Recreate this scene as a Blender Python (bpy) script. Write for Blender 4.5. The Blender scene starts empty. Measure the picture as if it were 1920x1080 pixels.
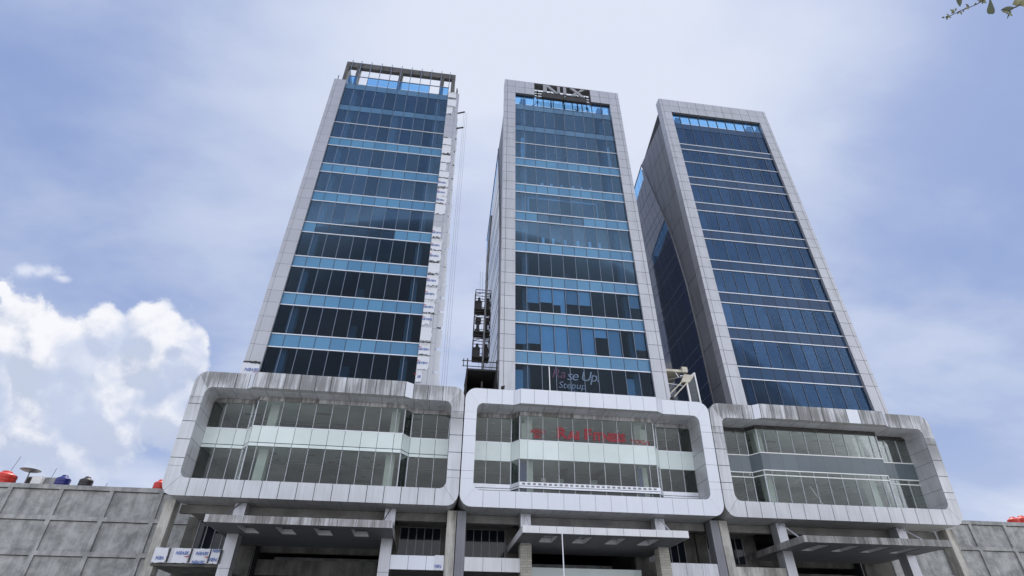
import bpy, bmesh, math, random
from mathutils import Vector, Matrix
random.seed(7)
rad = math.radians
S = bpy.context.scene

# ------------------------------------------------------------------ camera
ZB, TILT, GZ = 9.52, 0.096, -1.6          # podium underside, outward lean of podium front, ground level
R_ = Vector((0.99038, -0.13823, 0.00520)); F_ = Vector((0.11082, 0.81030, 0.57543))
F_.normalize(); R_ = (R_ - F_ * R_.dot(F_)).normalized(); U_ = R_.cross(F_) * -1
U_ = F_.cross(R_) * -1
cam = bpy.data.cameras.new('camera'); co = bpy.data.objects.new('camera', cam)
S.collection.objects.link(co); S.camera = co
pit, yaw, rol = rad(35.133), rad(7.789), rad(0.296)
fw = Vector((math.sin(yaw)*math.cos(pit), math.cos(yaw)*math.cos(pit), math.sin(pit)))
rt = Vector((math.cos(yaw), -math.sin(yaw), 0)); up = rt.cross(fw)
rr = rt*math.cos(rol) + up*math.sin(rol); uu = -rt*math.sin(rol) + up*math.cos(rol)
M = Matrix(((rr.x, uu.x, -fw.x, -1.794), (rr.y, uu.y, -fw.y, -40.514), (rr.z, uu.z, -fw.z, 0), (0, 0, 0, 1)))
co.matrix_world = M
cam.sensor_width = 36; cam.lens = 1021.72/1920*36; cam.clip_start = 0.05; cam.clip_end = 6000
cam.shift_y = -0.78/1920

S.view_settings.view_transform = 'Standard'; S.view_settings.look = 'None'
S.view_settings.gamma = 1; S.view_settings.exposure = 0.6

# ------------------------------------------------------------------ world
SUN_EL, SUN_AZ = rad(70), rad(24)           # azimuth measured from +Y towards +X
W = bpy.data.worlds.new('World'); S.world = W; W.use_nodes = True
nt = W.node_tree; N = nt.nodes; L = nt.links; N.clear()
def nn(t, **k):
    n = N.new(t)
    for a, b in k.items(): setattr(n, a, b)
    return n
def setin(n, i, v):
    if hasattr(v, 'is_output') or isinstance(v, bpy.types.NodeSocket): nt.links.new(v, n.inputs[i])
    else: n.inputs[i].default_value = v
def mth(op, a, b=None, c=None, clamp=False):
    n = nt.nodes.new('ShaderNodeMath'); n.operation = op; n.use_clamp = clamp
    for i, v in enumerate((a, b, c)):
        if v is not None: setin(n, i, v)
    return n.outputs[0]
def vmt(op, a, b=None, s=None):
    n = nt.nodes.new('ShaderNodeVectorMath'); n.operation = op
    setin(n, 0, a)
    if b is not None: setin(n, 1, b)
    if s is not None: n.inputs['Scale'].default_value = s if not isinstance(s, bpy.types.NodeSocket) else 0
    if isinstance(s, bpy.types.NodeSocket): nt.links.new(s, n.inputs['Scale'])
    return n.outputs['Value'] if op in ('DOT_PRODUCT', 'LENGTH', 'DISTANCE') else n.outputs['Vector']
def sstep(v, a, b):
    n = nt.nodes.new('ShaderNodeMapRange'); n.interpolation_type = 'SMOOTHSTEP'
    setin(n, 0, v); n.inputs[1].default_value = a; n.inputs[2].default_value = b
    return n.outputs[0]
def noise(vec, scale, detail, rough=.55, dist=0.0):
    n = nt.nodes.new('ShaderNodeTexNoise'); nt.links.new(vec, n.inputs['Vector'])
    n.inputs['Scale'].default_value = scale; n.inputs['Detail'].default_value = detail
    n.inputs['Roughness'].default_value = rough; n.inputs['Distortion'].default_value = dist
    return n.outputs[0]
def scalev(v, s):
    n = nt.nodes.new('ShaderNodeMapping'); nt.links.new(v, n.inputs[0]); n.inputs['Scale'].default_value = s
    return n.outputs[0]
def mixc(f, a, b):
    n = nt.nodes.new('ShaderNodeMix'); n.data_type = 'RGBA'
    setin(n, 0, f); setin(n, 6, a); setin(n, 7, b)
    return n.outputs[2]
sky = nn('ShaderNodeTexSky'); sky.sky_type = 'NISHITA'; sky.sun_disc = False
sky.sun_elevation = SUN_EL; sky.sun_rotation = SUN_AZ; sky.altitude = 20; sky.dust_density = 2.5; sky.ozone_density = 2
DIR = nn('ShaderNodeTexCoord').outputs['Generated']
# fixed compass frame of the sky (not tied to any camera): heading 8 degrees, elevation 35 degrees
hd, el = rad(7.8), rad(35)
sF = Vector((math.sin(hd)*math.cos(el), math.cos(hd)*math.cos(el), math.sin(el)))
sR = Vector((math.cos(hd), -math.sin(hd), 0)); sU = sR.cross(sF)
df = mth('MAXIMUM', vmt('DOT_PRODUCT', DIR, tuple(sF)), 0.05)
ca = mth('DIVIDE', vmt('DOT_PRODUCT', DIR, tuple(sR)), df); cb = mth('DIVIDE', vmt('DOT_PRODUCT', DIR, tuple(sU)), df)
cx = nn('ShaderNodeCombineXYZ'); L.new(ca, cx.inputs[0]); L.new(cb, cx.inputs[1]); PL = cx.outputs[0]
sp = nn('ShaderNodeSeparateXYZ'); L.new(DIR, sp.inputs[0]); dz = sp.outputs[2]
# high thin veil cloud, laid on a horizontal layer
hz_ = mth('ADD', mth('MAXIMUM', dz, 0.0), 0.25)
hp = vmt('SCALE', DIR, s=mth('DIVIDE', 1.0, hz_))
n1 = noise(hp, 1.0, 5, .5, .1); n2 = noise(scalev(hp, (1.9, 3.1, 1)), 1.0, 7, .52, .15)
veil = mth('ADD', mth('MULTIPLY', n1, .5), mth('MULTIPLY', n2, .5))
veilf = sstep(veil, .40, .62)
# glare of the veiled sun through thin cloud
gd = Vector((math.sin(rad(17))*math.cos(rad(58)), math.cos(rad(17))*math.cos(rad(58)), math.sin(rad(58))))
gl = mth('POWER', mth('MAXIMUM', vmt('DOT_PRODUCT', DIR, tuple(gd)), 0), 9.0)
lowh = mth('POWER', mth('SUBTRACT', 1.0, mth('MINIMUM', mth('MAXIMUM', dz, 0), 1)), 5.0)
base = mixc(0.8, sky.outputs[0], (2.1, 2.9, 5.3, 1))
vf = mth('ADD', mth('MULTIPLY', veilf, .55), mth('ADD', mth('MULTIPLY', gl, .55), mth('MULTIPLY', mth('POWER', lowh, 1.5), 1.7)), clamp=True)
c1 = mixc(vf, base, (5.7, 6.15, 7.2, 1))
# cumulus bank low in the west
def P2(x, y): return ((x-960)/1022, (540-y)/1022, 0)
warp = vmt('ADD', PL, vmt('SCALE', vmt('SUBTRACT', (nt.nodes.new('ShaderNodeTexNoise').outputs[1]), (.5, .5, .5)), s=.045))
wn = [n for n in N if n.type == 'TEX_NOISE'][-1]; L.new(PL, wn.inputs['Vector']); wn.inputs['Scale'].default_value = 9; wn.inputs['Detail'].default_value = 4
blobs = [(120, 720, 110), (0, 640, 60), (-40, 670, 150), (70, 660, 105), (150, 680, 100), (195, 610, 52), (290, 615, 62), (300, 660, 95), (335, 628, 34), (60, 800, 150), (200, 760, 110), (330, 765, 70), (372, 735, 48), (-60, 830, 160), (2, 530, 14)]
def cfield(pt):
    f = None
    for x, y, r in blobs:
        y += 14; r *= .95
        d = vmt('DISTANCE', pt, P2(x, y)); v = mth('SUBTRACT', 1.0, mth('DIVIDE', d, r/1022))
        f = v if f is None else mth('SMOOTH_MAX', f, v, .25)
    nz = noise(pt, 10, 9, .58, .1); nb = noise(pt, 30, 6, .6)
    return mth('ADD', f, mth('ADD', mth('MULTIPLY', mth('SUBTRACT', nz, .5), 1.3), mth('MULTIPLY', mth('SUBTRACT', nb, .5), .40)))
fA = cfield(warp); fB = cfield(vmt('ADD', warp, (.012, .022, 0)))
fA = mth('ADD', fA, .14); fB = mth('ADD', fB, .14)
alpha = sstep(fA, -.02, .22)
shade = sstep(mth('SUBTRACT', mth('SUBTRACT', fA, fB), mth('MULTIPLY', sstep(fA, .35, 1.1), .10)), -.22, .30)
inner = noise(PL, 6, 6, .55, .3)
fadeb = sstep(cb, -.40, -.24)
hole = sstep(inner, .62, .42)
cloudc = mixc(shade, (4.3, 4.8, 6.0, 1), (7.3, 7.35, 7.7, 1))
cloudc = mixc(mth('MULTIPLY', sstep(inner, .45, .60), .55), cloudc, (4.6, 5.2, 6.6, 1))
amt = mth('MULTIPLY', alpha, mth('MULTIPLY', mth('ADD', mth('MULTIPLY', fadeb, .85), .15), mth('ADD', mth('MULTIPLY', hole, .3), .7)))
c2 = mixc(amt, c1, cloudc)
# little wisp above the bank
wf = None
for x, y, r in [(55, 505, 40), (90, 511, 46), (120, 524, 26)]:
    v = mth('SUBTRACT', 1.0, mth('DIVIDE', vmt('DISTANCE', scalev(warp, (1, 2.6, 1)), (P2(x, y)[0], P2(x, y)[1]*2.6, 0)), r/1022)); wf = v if wf is None else mth('SMOOTH_MAX', wf, v, .3)
wf = mth('ADD', wf, mth('MULTIPLY', mth('SUBTRACT', noise(PL, 34, 8, .65), .5), 1.6))
c3 = mixc(mth('MULTIPLY', sstep(wf, .0, 1.0), .6), c2, (7.0, 7.2, 7.8, 1))
# added bright cloud behind the viewpoint, unseen, put in to light the facades
dyy = sp.outputs[1]; bkn = noise(hp, 1.3, 6, .6, .8)
bk_ = mth('MULTIPLY', sstep(dyy, .05, -.45), mth('ADD', mth('MULTIPLY', sstep(bkn, .35, .62), .6), .4))
bk_ = mth('MULTIPLY', bk_, mth('SUBTRACT', 1.0, mth('MULTIPLY', sstep(dz, .35, .85), .68)))
c3 = mixc(bk_, c3, (13.0, 13.4, 14.8, 1))
gm = mixc(sstep(dz, -.02, .01), (2.4, 2.4, 2.4, 1), c3)
bg = nn('ShaderNodeBackground'); L.new(gm, bg.inputs[0]); bg.inputs[1].default_value = 0.085
ow = nn('ShaderNodeOutputWorld'); L.new(bg.outputs[0], ow.inputs[0])

sun = bpy.data.lights.new('sun', 'SUN'); so = bpy.data.objects.new('sun', sun); S.collection.objects.link(so)
sun.energy = 3.2; sun.angle = rad(2.5); sun.color = (1, .96, .9)
sd = Vector((math.sin(SUN_AZ)*math.cos(SUN_EL), math.cos(SUN_AZ)*math.cos(SUN_EL), math.sin(SUN_EL)))
so.rotation_euler = sd.to_track_quat('Z', 'Y').to_euler()

# ------------------------------------------------------------------ materials
def newmat(name):
    global nt
    m = bpy.data.materials.new(name); m.use_nodes = True; nt = m.node_tree
    return m, nt.nodes['Principled BSDF'], nt
def objco():
    return nt.nodes.new('ShaderNodeTexCoord').outputs['Object']
def bump(b, h, strength, dist=.02):
    n = nt.nodes.new('ShaderNodeBump'); n.inputs['Strength'].default_value = strength; n.inputs['Distance'].default_value = dist
    nt.links.new(h, n.inputs['Height']); nt.links.new(n.outputs[0], b.inputs['Normal'])
def plain(name, col, rough=.6, metal=0.0, vary=.08, sc=1.5):
    m, b, t = newmat(name)
    f = noise(objco(), sc, 6)
    c = tuple(x*(1-vary) for x in col) + (1,); d = tuple(min(1, x*(1+vary)) for x in col) + (1,)
    t.links.new(mixc(sstep(f, .3, .7), c, d), b.inputs['Base Color'])
    b.inputs['Roughness'].default_value = rough; b.inputs['Metallic'].default_value = metal
    return m
def cladding(name, col, streak=0.0, scol=(.10, .095, .09), rough=.38, metal=.25, top=None, isl=.07, bot=None):
    """aluminium panels: tone differs a little from panel to panel, dirt runs down in streaks"""
    m, b, t = newmat(name)
    g = t.nodes.new('ShaderNodeNewGeometry'); oc = objco()
    r = g.outputs['Random Per Island']
    c = mixc(r, tuple(x*(1-isl) for x in col)+(1,), tuple(min(1, x*(1+isl)) for x in col)+(1,))
    if streak > 0:
        s1 = noise(scalev(oc, (3.2, 1.2, .16)), 1.0, 7, .62)
        s2 = noise(scalev(oc, (11, 3, .35)), 1.0, 5, .6)
        s3 = noise(oc, .5, 4, .5)
        f = mth('ADD', mth('MULTIPLY', s1, .5), mth('ADD', mth('MULTIPLY', s2, .25), mth('MULTIPLY', s3, .35)))
        f = mth('ADD', f, mth('MULTIPLY', mth('SUBTRACT', r, .5), .10))
        f = sstep(f, *((.47, .72) if streak < .85 else (.42, .66)))
        if top:                                        # dirt washes down from the top edge
            z = t.nodes.new('ShaderNodeSeparateXYZ'); t.links.new(oc, z.inputs[0])
            f = mth('MULTIPLY', f, mth('ADD', mth('MULTIPLY', sstep(z.outputs[2], top[0], top[1]), .75), .25))
        c = mixc(mth('MULTIPLY', f, streak), c, tuple(scol)+(1,))
    t.links.new(c, b.inputs['Base Color'])
    b.inputs['Roughness'].default_value = rough; b.inputs['Metallic'].default_value = metal
    bump(b, noise(oc, .8, 2), .06, .05)
    return m
def concrete(name, col, col2, sc=.6, bs=.5, streak=.5, rough=.9):
    m, b, t = newmat(name); oc = objco()
    a = noise(oc, sc, 8, .65, .3); s = noise(scalev(oc, (1.5, 1.5, .18)), 1.2, 7, .65)
    f = sstep(mth('ADD', mth('MULTIPLY', a, 1-streak), mth('MULTIPLY', s, streak)), .34, .66)
    t.links.new(mixc(f, tuple(col)+(1,), tuple(col2)+(1,)), b.inputs['Base Color'])
    b.inputs['Roughness'].default_value = rough
    h = mth('ADD', noise(oc, 2.2, 9, .7, .5), mth('MULTIPLY', noise(oc, 14, 4), .3))
    bump(b, h, bs, .12)
    return m
def glass(name, tint, refl=1.0, wav=.015, ior=1.5, rcol=(1, 1, 1), tilt=0.0):
    """tinted see-through sheet with a mirror coat"""
    m, b, t = newmat(name); t.nodes.remove(b)
    tr = t.nodes.new('ShaderNodeBsdfTransparent'); tr.inputs[0].default_value = tuple(tint)+(1,)
    gl = t.nodes.new('ShaderNodeBsdfGlossy'); gl.inputs['Roughness'].default_value = .02; gl.inputs[0].default_value = tuple(rcol)+(1,)
    fr = t.nodes.new('ShaderNodeFresnel'); fr.inputs[0].default_value = ior
    oc = objco()
    bp = t.nodes.new('ShaderNodeBump'); bp.inputs['Strength'].default_value = wav*10; bp.inputs['Distance'].default_value = .02
    t.links.new(noise(oc, .7, 3), bp.inputs['Height']); t.links.new(bp.outputs[0], gl.inputs['Normal'])
    if tilt:
        g = t.nodes.new('ShaderNodeNewGeometry'); wn_ = t.nodes.new('ShaderNodeTexWhiteNoise'); wn_.noise_dimensions = '1D'
        t.links.new(g.outputs['Random Per Island'], wn_.inputs['W'])
        off = vmt('SCALE', vmt('SUBTRACT', wn_.outputs['Color'], (.5, .5, .5)), s=tilt)
        nv = vmt('NORMALIZE', vmt('ADD', bp.outputs[0], off)); t.links.new(nv, gl.inputs['Normal'])
        k_ = mth('ADD', mth('MULTIPLY', g.outputs['Random Per Island'], .16), .84)
        tc = vmt('SCALE', tuple(tint), s=k_); t.links.new(tc, tr.inputs[0])
    mx = t.nodes.new('ShaderNodeMixShader'); t.links.new(mth('MULTIPLY', fr.outputs[0], refl, clamp=True), mx.inputs[0])
    t.links.new(tr.outputs[0], mx.inputs[1]); t.links.new(gl.outputs[0], mx.inputs[2])
    t.links.new(mx.outputs[0], t.nodes['Material Output'].inputs[0])
    return m
def opaque_glass(name, col, col2, isl=True, rough=.06, spec=.5, sc=.5):
    m, b, t = newmat(name); oc = objco()
    g = t.nodes.new('ShaderNodeNewGeometry')
    f = mth('ADD', mth('MULTIPLY', noise(oc, sc, 6, .6), .6), mth('MULTIPLY', g.outputs['Random Per Island'], .4)) if isl else noise(oc, sc, 6, .6)
    t.links.new(mixc(sstep(f, .25, .75), tuple(col)+(1,), tuple(col2)+(1,)), b.inputs['Base Color'])
    b.inputs['Roughness'].default_value = rough; b.inputs['Specular IOR Level'].default_value = spec
    bump(b, noise(oc, .7, 3), .12, .02)
    return m

MT = {}
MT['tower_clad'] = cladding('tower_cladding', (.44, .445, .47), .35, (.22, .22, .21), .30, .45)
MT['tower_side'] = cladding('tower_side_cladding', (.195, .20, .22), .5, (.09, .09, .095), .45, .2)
MT['film_clad'] = cladding('unwrapped_cladding', (.42, .425, .45), .2, (.25, .24, .23), .32, .4)
MT['pod_white'] = cladding('clean_podium_cladding', (.66, .685, .73), .10, (.4, .4, .4), .32, .15, isl=.02)
MT['pod_left'] = cladding('stained_podium_cladding', (.60, .615, .64), .92, (.155, .155, .15), .36, .15, top=(15.5, 18.6), isl=.05)
MT['pod_right'] = cladding('streaked_podium_cladding', (.60, .61, .63), .95, (.14, .14, .135), .36, .15, top=(13.5, 18.4), isl=.09)
MT['pod_reveal'] = cladding('reveal_cladding', (.55, .56, .58), .5, (.22, .21, .2), .4, .15)
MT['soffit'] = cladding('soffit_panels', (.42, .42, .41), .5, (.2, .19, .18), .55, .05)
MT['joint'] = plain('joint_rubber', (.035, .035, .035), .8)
MT['seam'] = plain('grey_sealant', (.10, .10, .105), .8)
MT['canopy_dirty'] = cladding('dirty_canopy_cladding', (.50, .50, .50), .95, (.14, .13, .12), .45, .1, isl=.14)
MT['canopy_dark'] = cladding('weathered_canopy_cladding', (.36, .35, .34), .95, (.09, .085, .08), .5, .1, isl=.14)
MT['canopy_white'] = cladding('white_canopy_cladding', (.66, .66, .66), .25, (.3, .3, .3), .4, .1, isl=.03)
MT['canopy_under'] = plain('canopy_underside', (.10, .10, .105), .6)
MT['conc'] = concrete('precast_concrete', (.20, .205, .20), (.46, .465, .45), .9, 1.0, .35)
MT['conc_light'] = concrete('pale_precast_concrete', (.40, .40, .39), (.55, .55, .54), .8, .5, .35)
MT['conc_dark'] = concrete('grimy_concrete', (.06, .058, .052), (.15, .145, .13), .8, .5, .5)
MT['conc_beige'] = concrete('stained_beige_concrete', (.16, .15, .13), (.56, .54, .49), .9, .5, .75)
MT['conc_frame'] = concrete('raw_frame_concrete', (.06, .06, .06), (.12, .12, .122), .8, .4, .4)
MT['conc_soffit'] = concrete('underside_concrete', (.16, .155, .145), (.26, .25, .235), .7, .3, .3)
MT['alu'] = plain('aluminium_trim', (.72, .74, .78), .35, .3, .04)
MT['alu_grey'] = plain('grey_mullion', (.155, .19, .25), .4, .2, .05)
MT['alu_dark'] = plain('dark_mullion', (.085, .11, .15), .4, .2, .05)
MT['alu_mid'] = plain('podium_mullion', (.46, .48, .51), .4, .2, .05)
MT['white_paint'] = plain('white_paint', (.80, .80, .78), .5, 0, .04)
MT['darksteel'] = plain('dark_steel', (.035, .033, .032), .55, .3, .2)
MT['steel'] = plain('grey_steel', (.22, .22, .23), .45, .5, .1)
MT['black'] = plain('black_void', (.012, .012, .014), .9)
MT['spandrel_blue'] = opaque_glass('blue_spandrel_glass', (.054, .175, .315), (.08, .23, .385))
MT['spandrel_top'] = opaque_glass('dull_spandrel_glass', (.05, .125, .22), (.07, .16, .27))
MT['spandrel_dark'] = opaque_glass('dark_spandrel_glass', (.014, .045, .105), (.02, .06, .13), spec=.3)
MT['spandrel_grey'] = opaque_glass('grey_spandrel_glass', (.095, .12, .135), (.12, .15, .165))
MT['spandrel_mint'] = opaque_glass('mint_spandrel_glass', (.60, .68, .65), (.70, .78, .75), rough=.12, sc=.8)
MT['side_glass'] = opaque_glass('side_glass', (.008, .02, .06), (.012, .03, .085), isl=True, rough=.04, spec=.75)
MT['low_glass'] = opaque_glass('neutral_dark_glass', (.008, .011, .018), (.014, .018, .026), spec=.4)  # neutral dark glass of the ground storey windows
MT['glass_blue'] = glass('blue_tinted_glass', (.56, .715, .83), .31, .003, rcol=(.84, .92, 1), tilt=.055)
MT['glass_dark'] = glass('dark_blue_glass', (.38, .52, .68), .36, .005, rcol=(.78, .90, 1), tilt=.05)
MT['glass_clear'] = glass('clear_blue_glass', (.50, .75, .96), .4, .001)
MT['glass_podium'] = glass('grey_green_glass', (.84, .885, .86), .75, .003, tilt=.02)
MT['ceiling_tower'] = plain('tower_ceiling', (.05, .052, .06), .8)
MT['core'] = plain('tower_core_wall', (.04, .042, .055), .9, 0, .15, .4)
MT['int_col'] = plain('interior_column', (.20, .22, .24), .8, 0, .05)
MT['ceil_pod'] = plain('podium_ceiling', (.74, .75, .74), .8, 0, .12, .4)
MT['wall_pod'] = plain('podium_inner_wall', (.34, .35, .35), .9, 0, .25, .4)
MT['blind'] = plain('roller_blind', (.72, .76, .82), .9, 0, .03)
MT['film'] = plain('white_protective_film', (.62, .635, .67), .35, 0, .03, 4)
MT['ink_blue'] = plain('blue_ink', (.03, .10, .36), .6)
MT['ink_red'] = plain('red_ink', (.45, .02, .03), .6)
MT['sign_red'] = plain('red_letter', (.26, .02, .03), .6)
MT['sign_white'] = plain('white_letter', (.10, .15, .23), .5)
MT['letter'] = plain('brushed_letter', (.30, .30, .31), .4, .4, .05)
MT['tile'] = None
m, b, t = newmat('beige_tile'); br = t.nodes.new('ShaderNodeTexBrick')
t.links.new(scalev(objco(), (1.6, 1.6, 1.6)), br.inputs[0])
mp = [n for n in t.nodes if n.type == 'MAPPING'][0]; mp.inputs['Rotation'].default_value = (rad(90), 0, 0)
br.inputs['Color1'].default_value = (.36, .34, .29, 1); br.inputs['Color2'].default_value = (.46, .44, .38, 1); br.inputs['Mortar'].default_value = (.2, .19, .16, 1)
br.inputs['Scale'].default_value = 1; br.inputs['Row Height'].default_value = .28; br.inputs['Mortar Size'].default_value = .018; br.inputs['Brick Width'].default_value = 1.2
t.links.new(br.outputs[0], b.inputs['Base Color']); b.inputs['Roughness'].default_value = .6; MT['tile'] = m
MT['tank_red'] = plain('red_plastic', (.55, .035, .02), .4, 0, .1)
MT['tank_blue'] = plain('blue_plastic', (.015, .02, .16), .35, 0, .1)
MT['tank_black'] = plain('black_plastic', (.025, .02, .022), .45, 0, .1)
MT['awning'] = plain('cream_awning', (.56, .52, .42), .6, 0, .12)
MT['purple'] = plain('blue_panel', (.10, .13, .32), .6)
MT['bark'] = plain('twig_bark', (.05, .035, .03), .8, 0, .3, 30)
MT['leaf'] = plain('leaf_green', (.045, .06, .03), .5, 0, .3, 20)
MT['leaf_young'] = plain('young_leaf', (.15, .15, .06), .5, 0, .3, 20)
MT['asphalt'] = concrete('forecourt_paving', (.30, .30, .29), (.40, .40, .385), .3, .2, 0)
MT['bush'] = plain('moss_green', (.05, .08, .02), .9, 0, .3)

# ------------------------------------------------------------------ mesh helpers
class MB:
    def __init__(s): s.v = []; s.f = []
    def add(s, vs, fs):
        o = len(s.v); s.v += [tuple(p) for p in vs]; s.f += [tuple(i+o for i in f) for f in fs]; return s
    def box(s, x0, x1, y0, y1, z0, z1, tf=None):
        vs = [(x, y, z) for z in (z0, z1) for y in (y0, y1) for x in (x0, x1)]
        if tf: vs = [tf(*p) for p in vs]
        return s.add(vs, [(0, 2, 3, 1), (4, 5, 7, 6), (0, 1, 5, 4), (2, 6, 7, 3), (0, 4, 6, 2), (1, 3, 7, 5)])
    def prism(s, pts, a, b, mapf):
        """closed polygon pts [(p,q)], extruded from depth a to b; mapf(p,q,d)->xyz"""
        n = len(pts); vs = [mapf(p, q, a) for p, q in pts] + [mapf(p, q, b) for p, q in pts]
        fs = [tuple(range(n))[::-1], tuple(range(n, 2*n))] + [(i, (i+1) % n, n+(i+1) % n, n+i) for i in range(n)]
        return s.add(vs, fs)
    def bar(s, a, b, w, h=None):
        a, b = Vector(a), Vector(b); d = (b-a).normalized(); h = h or w
        x = d.cross(Vector((0, 0, 1)));  x = Vector((1, 0, 0)) if x.length < 1e-3 else x.normalized()
        y = x.cross(d).normalized()
        vs = [p + x*sx*w/2 + y*sy*h/2 for p in (a, b) for sx, sy in ((-1, -1), (1, -1), (1, 1), (-1, 1))]
        return s.add(vs, [(3, 2, 1, 0), (4, 5, 6, 7), (0, 1, 5, 4), (1, 2, 6, 5), (2, 3, 7, 6), (3, 0, 4, 7)])
    def tube(s, pts, r, seg=8):
        pts = [Vector(p) for p in pts]; rs = r if isinstance(r, (list, tuple)) else [r]*len(pts); vs = []
        for i, p in enumerate(pts):
            d = (pts[min(i+1, len(pts)-1)] - pts[max(i-1, 0)]).normalized()
            x = d.cross(Vector((.3, .1, 1))).normalized(); y = d.cross(x)
            vs += [p + (x*math.cos(k*2*math.pi/seg) + y*math.sin(k*2*math.pi/seg))*rs[i] for k in range(seg)]
        fs = [(i*seg+k, i*seg+(k+1) % seg, (i+1)*seg+(k+1) % seg, (i+1)*seg+k) for i in range(len(pts)-1) for k in range(seg)]
        fs += [tuple(range(seg))[::-1], tuple((len(pts)-1)*seg+k for k in range(seg))]
        return s.add(vs, fs)
    def lathe(s, c, prof, seg=24):
        vs = [(c[0]+r*math.cos(k*2*math.pi/seg), c[1]+r*math.sin(k*2*math.pi/seg), c[2]+z) for r, z in prof for k in range(seg)]
        n = len(prof)
        fs = [(i*seg+k, i*seg+(k+1) % seg, (i+1)*seg+(k+1) % seg, (i+1)*seg+k) for i in range(n-1) for k in range(seg)]
        fs += [tuple(range(seg))[::-1], tuple((n-1)*seg+k for k in range(seg))]
        return s.add(vs, fs)
    def build(s, name, mat, parent=None, smooth=False, bevel=0):
        org = Vector(parent['org']) if parent is not None else Vector((0, 0, 0))
        me = bpy.data.meshes.new(name); me.from_pydata([tuple(Vector(v)-org) for v in s.v], [], s.f); me.update()
        bm = bmesh.new(); bm.from_mesh(me); bmesh.ops.recalc_face_normals(bm, faces=bm.faces)
        if bevel: bmesh.ops.bevel(bm, geom=bm.edges[:], offset=bevel, segments=1, affect='EDGES')
        bm.to_mesh(me); bm.free()
        if smooth: me.polygons.foreach_set('use_smooth', [True]*len(me.polygons))
        me.materials.append(mat)
        o = bpy.data.objects.new(name, me); S.collection.objects.link(o)
        o['org'] = tuple(org)
        if parent is not None: o.parent = parent
        return o
def B(*a, **k): return MB().box(*a, **k)
def tag(o, label=None, cat=None, group=None, kind=None):
    if label: o['label'] = label
    if cat: o['category'] = cat
    if group: o['group'] = group
    if kind: o['kind'] = kind
    return o
def empty(name, loc, label, cat, group=None):
    o = bpy.data.objects.new(name, None); S.collection.objects.link(o); o.location = loc; o['org'] = tuple(loc)
    return tag(o, label, cat, group)
def place(mb, name, mat, label, cat, loc, group=None, **k):
    """single-mesh thing, mesh given in world coordinates, origin moved to loc"""
    hold = {'org': loc}
    class H(dict): pass
    org = Vector(loc); mb.v = [tuple(Vector(v)-org) for v in mb.v]
    o = mb.build(name, mat, None, **k); o.location = loc; o['org'] = tuple(loc)
    return tag(o, label, cat, group)
def text_mb(txt, size, depth=.03, shear=0.0, bold=0.0, space=1.0):
    cu = bpy.data.curves.new('t', 'FONT'); cu.body = txt; cu.size = size; cu.extrude = depth; cu.offset = bold; cu.shear = shear
    cu.align_x = 'CENTER'; cu.align_y = 'CENTER'; cu.space_character = space; cu.resolution_u = 3
    o = bpy.data.objects.new('t', cu); S.collection.objects.link(o); bpy.context.view_layer.update()
    me = bpy.data.meshes.new_from_object(o.evaluated_get(bpy.context.evaluated_depsgraph_get()))
    mb = MB(); mb.v = [tuple(v.co) for v in me.vertices]; mb.f = [tuple(p.vertices) for p in me.polygons]
    bpy.data.objects.remove(o); bpy.data.curves.remove(cu); bpy.data.meshes.remove(me)
    return mb
def put_text(mb, c, rot=0.0, flip=False, tf=None, sx=1.0, sz=1.0):
    """stand text up facing -Y at centre c, rotated in its own plane by rot degrees"""
    a = rad(rot); out = []
    for x, y, z in mb.v:
        x *= sx; y *= sz
        if flip: x = -x
        X = x*math.cos(a)-y*math.sin(a); Z = x*math.sin(a)+y*math.cos(a)
        p = (c[0]+X, c[1]-z, c[2]+Z); out.append(tf(*p) if tf else p)
    mb.v = out; return mb
def sh(x, o, z): return (x, o-TILT*(z-ZB), z)
def arc(cx_, cz, r, a0, a1, n=8):
    return [(cx_+r*math.cos(rad(a0+(a1-a0)*i/n)), cz+r*math.sin(rad(a0+(a1-a0)*i/n))) for i in range(n+1)]
G = .022                                                       # half width of the joints between panels

# ------------------------------------------------------------------ setting
g = MB().box(-900, 900, -900, 1500, GZ-.5, GZ).build('ground', MT['asphalt']); tag(g, kind='structure')

# ------------------------------------------------------------------ towers
BANDS = [(21.2+4.04*k, 22.42+4.04*k) for k in range(7)]
ALLB = BANDS + [(51.4, 52.35), (55.3, 56.35)]
MUL = [10.01+1.215*k for k in range(-4, 5)]
YG = .28
def yb(z):
    pr = [(18, 3.5), (28, 3.5), (34, 3.7), (38.3, 4.2), (41.4, 4.6), (46.2, 5.7), (52.4, 7.3), (58.2, 8.8), (62, 9.8)]
    for (a, p), (c, q) in zip(pr, pr[1:]):
        if z <= c: return p+(q-p)*(z-a)/(c-a)
    return 9.8
def ztop(y): return 59.8-(59.8-53.4)*max(0, y-1.2)/21.8

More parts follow.
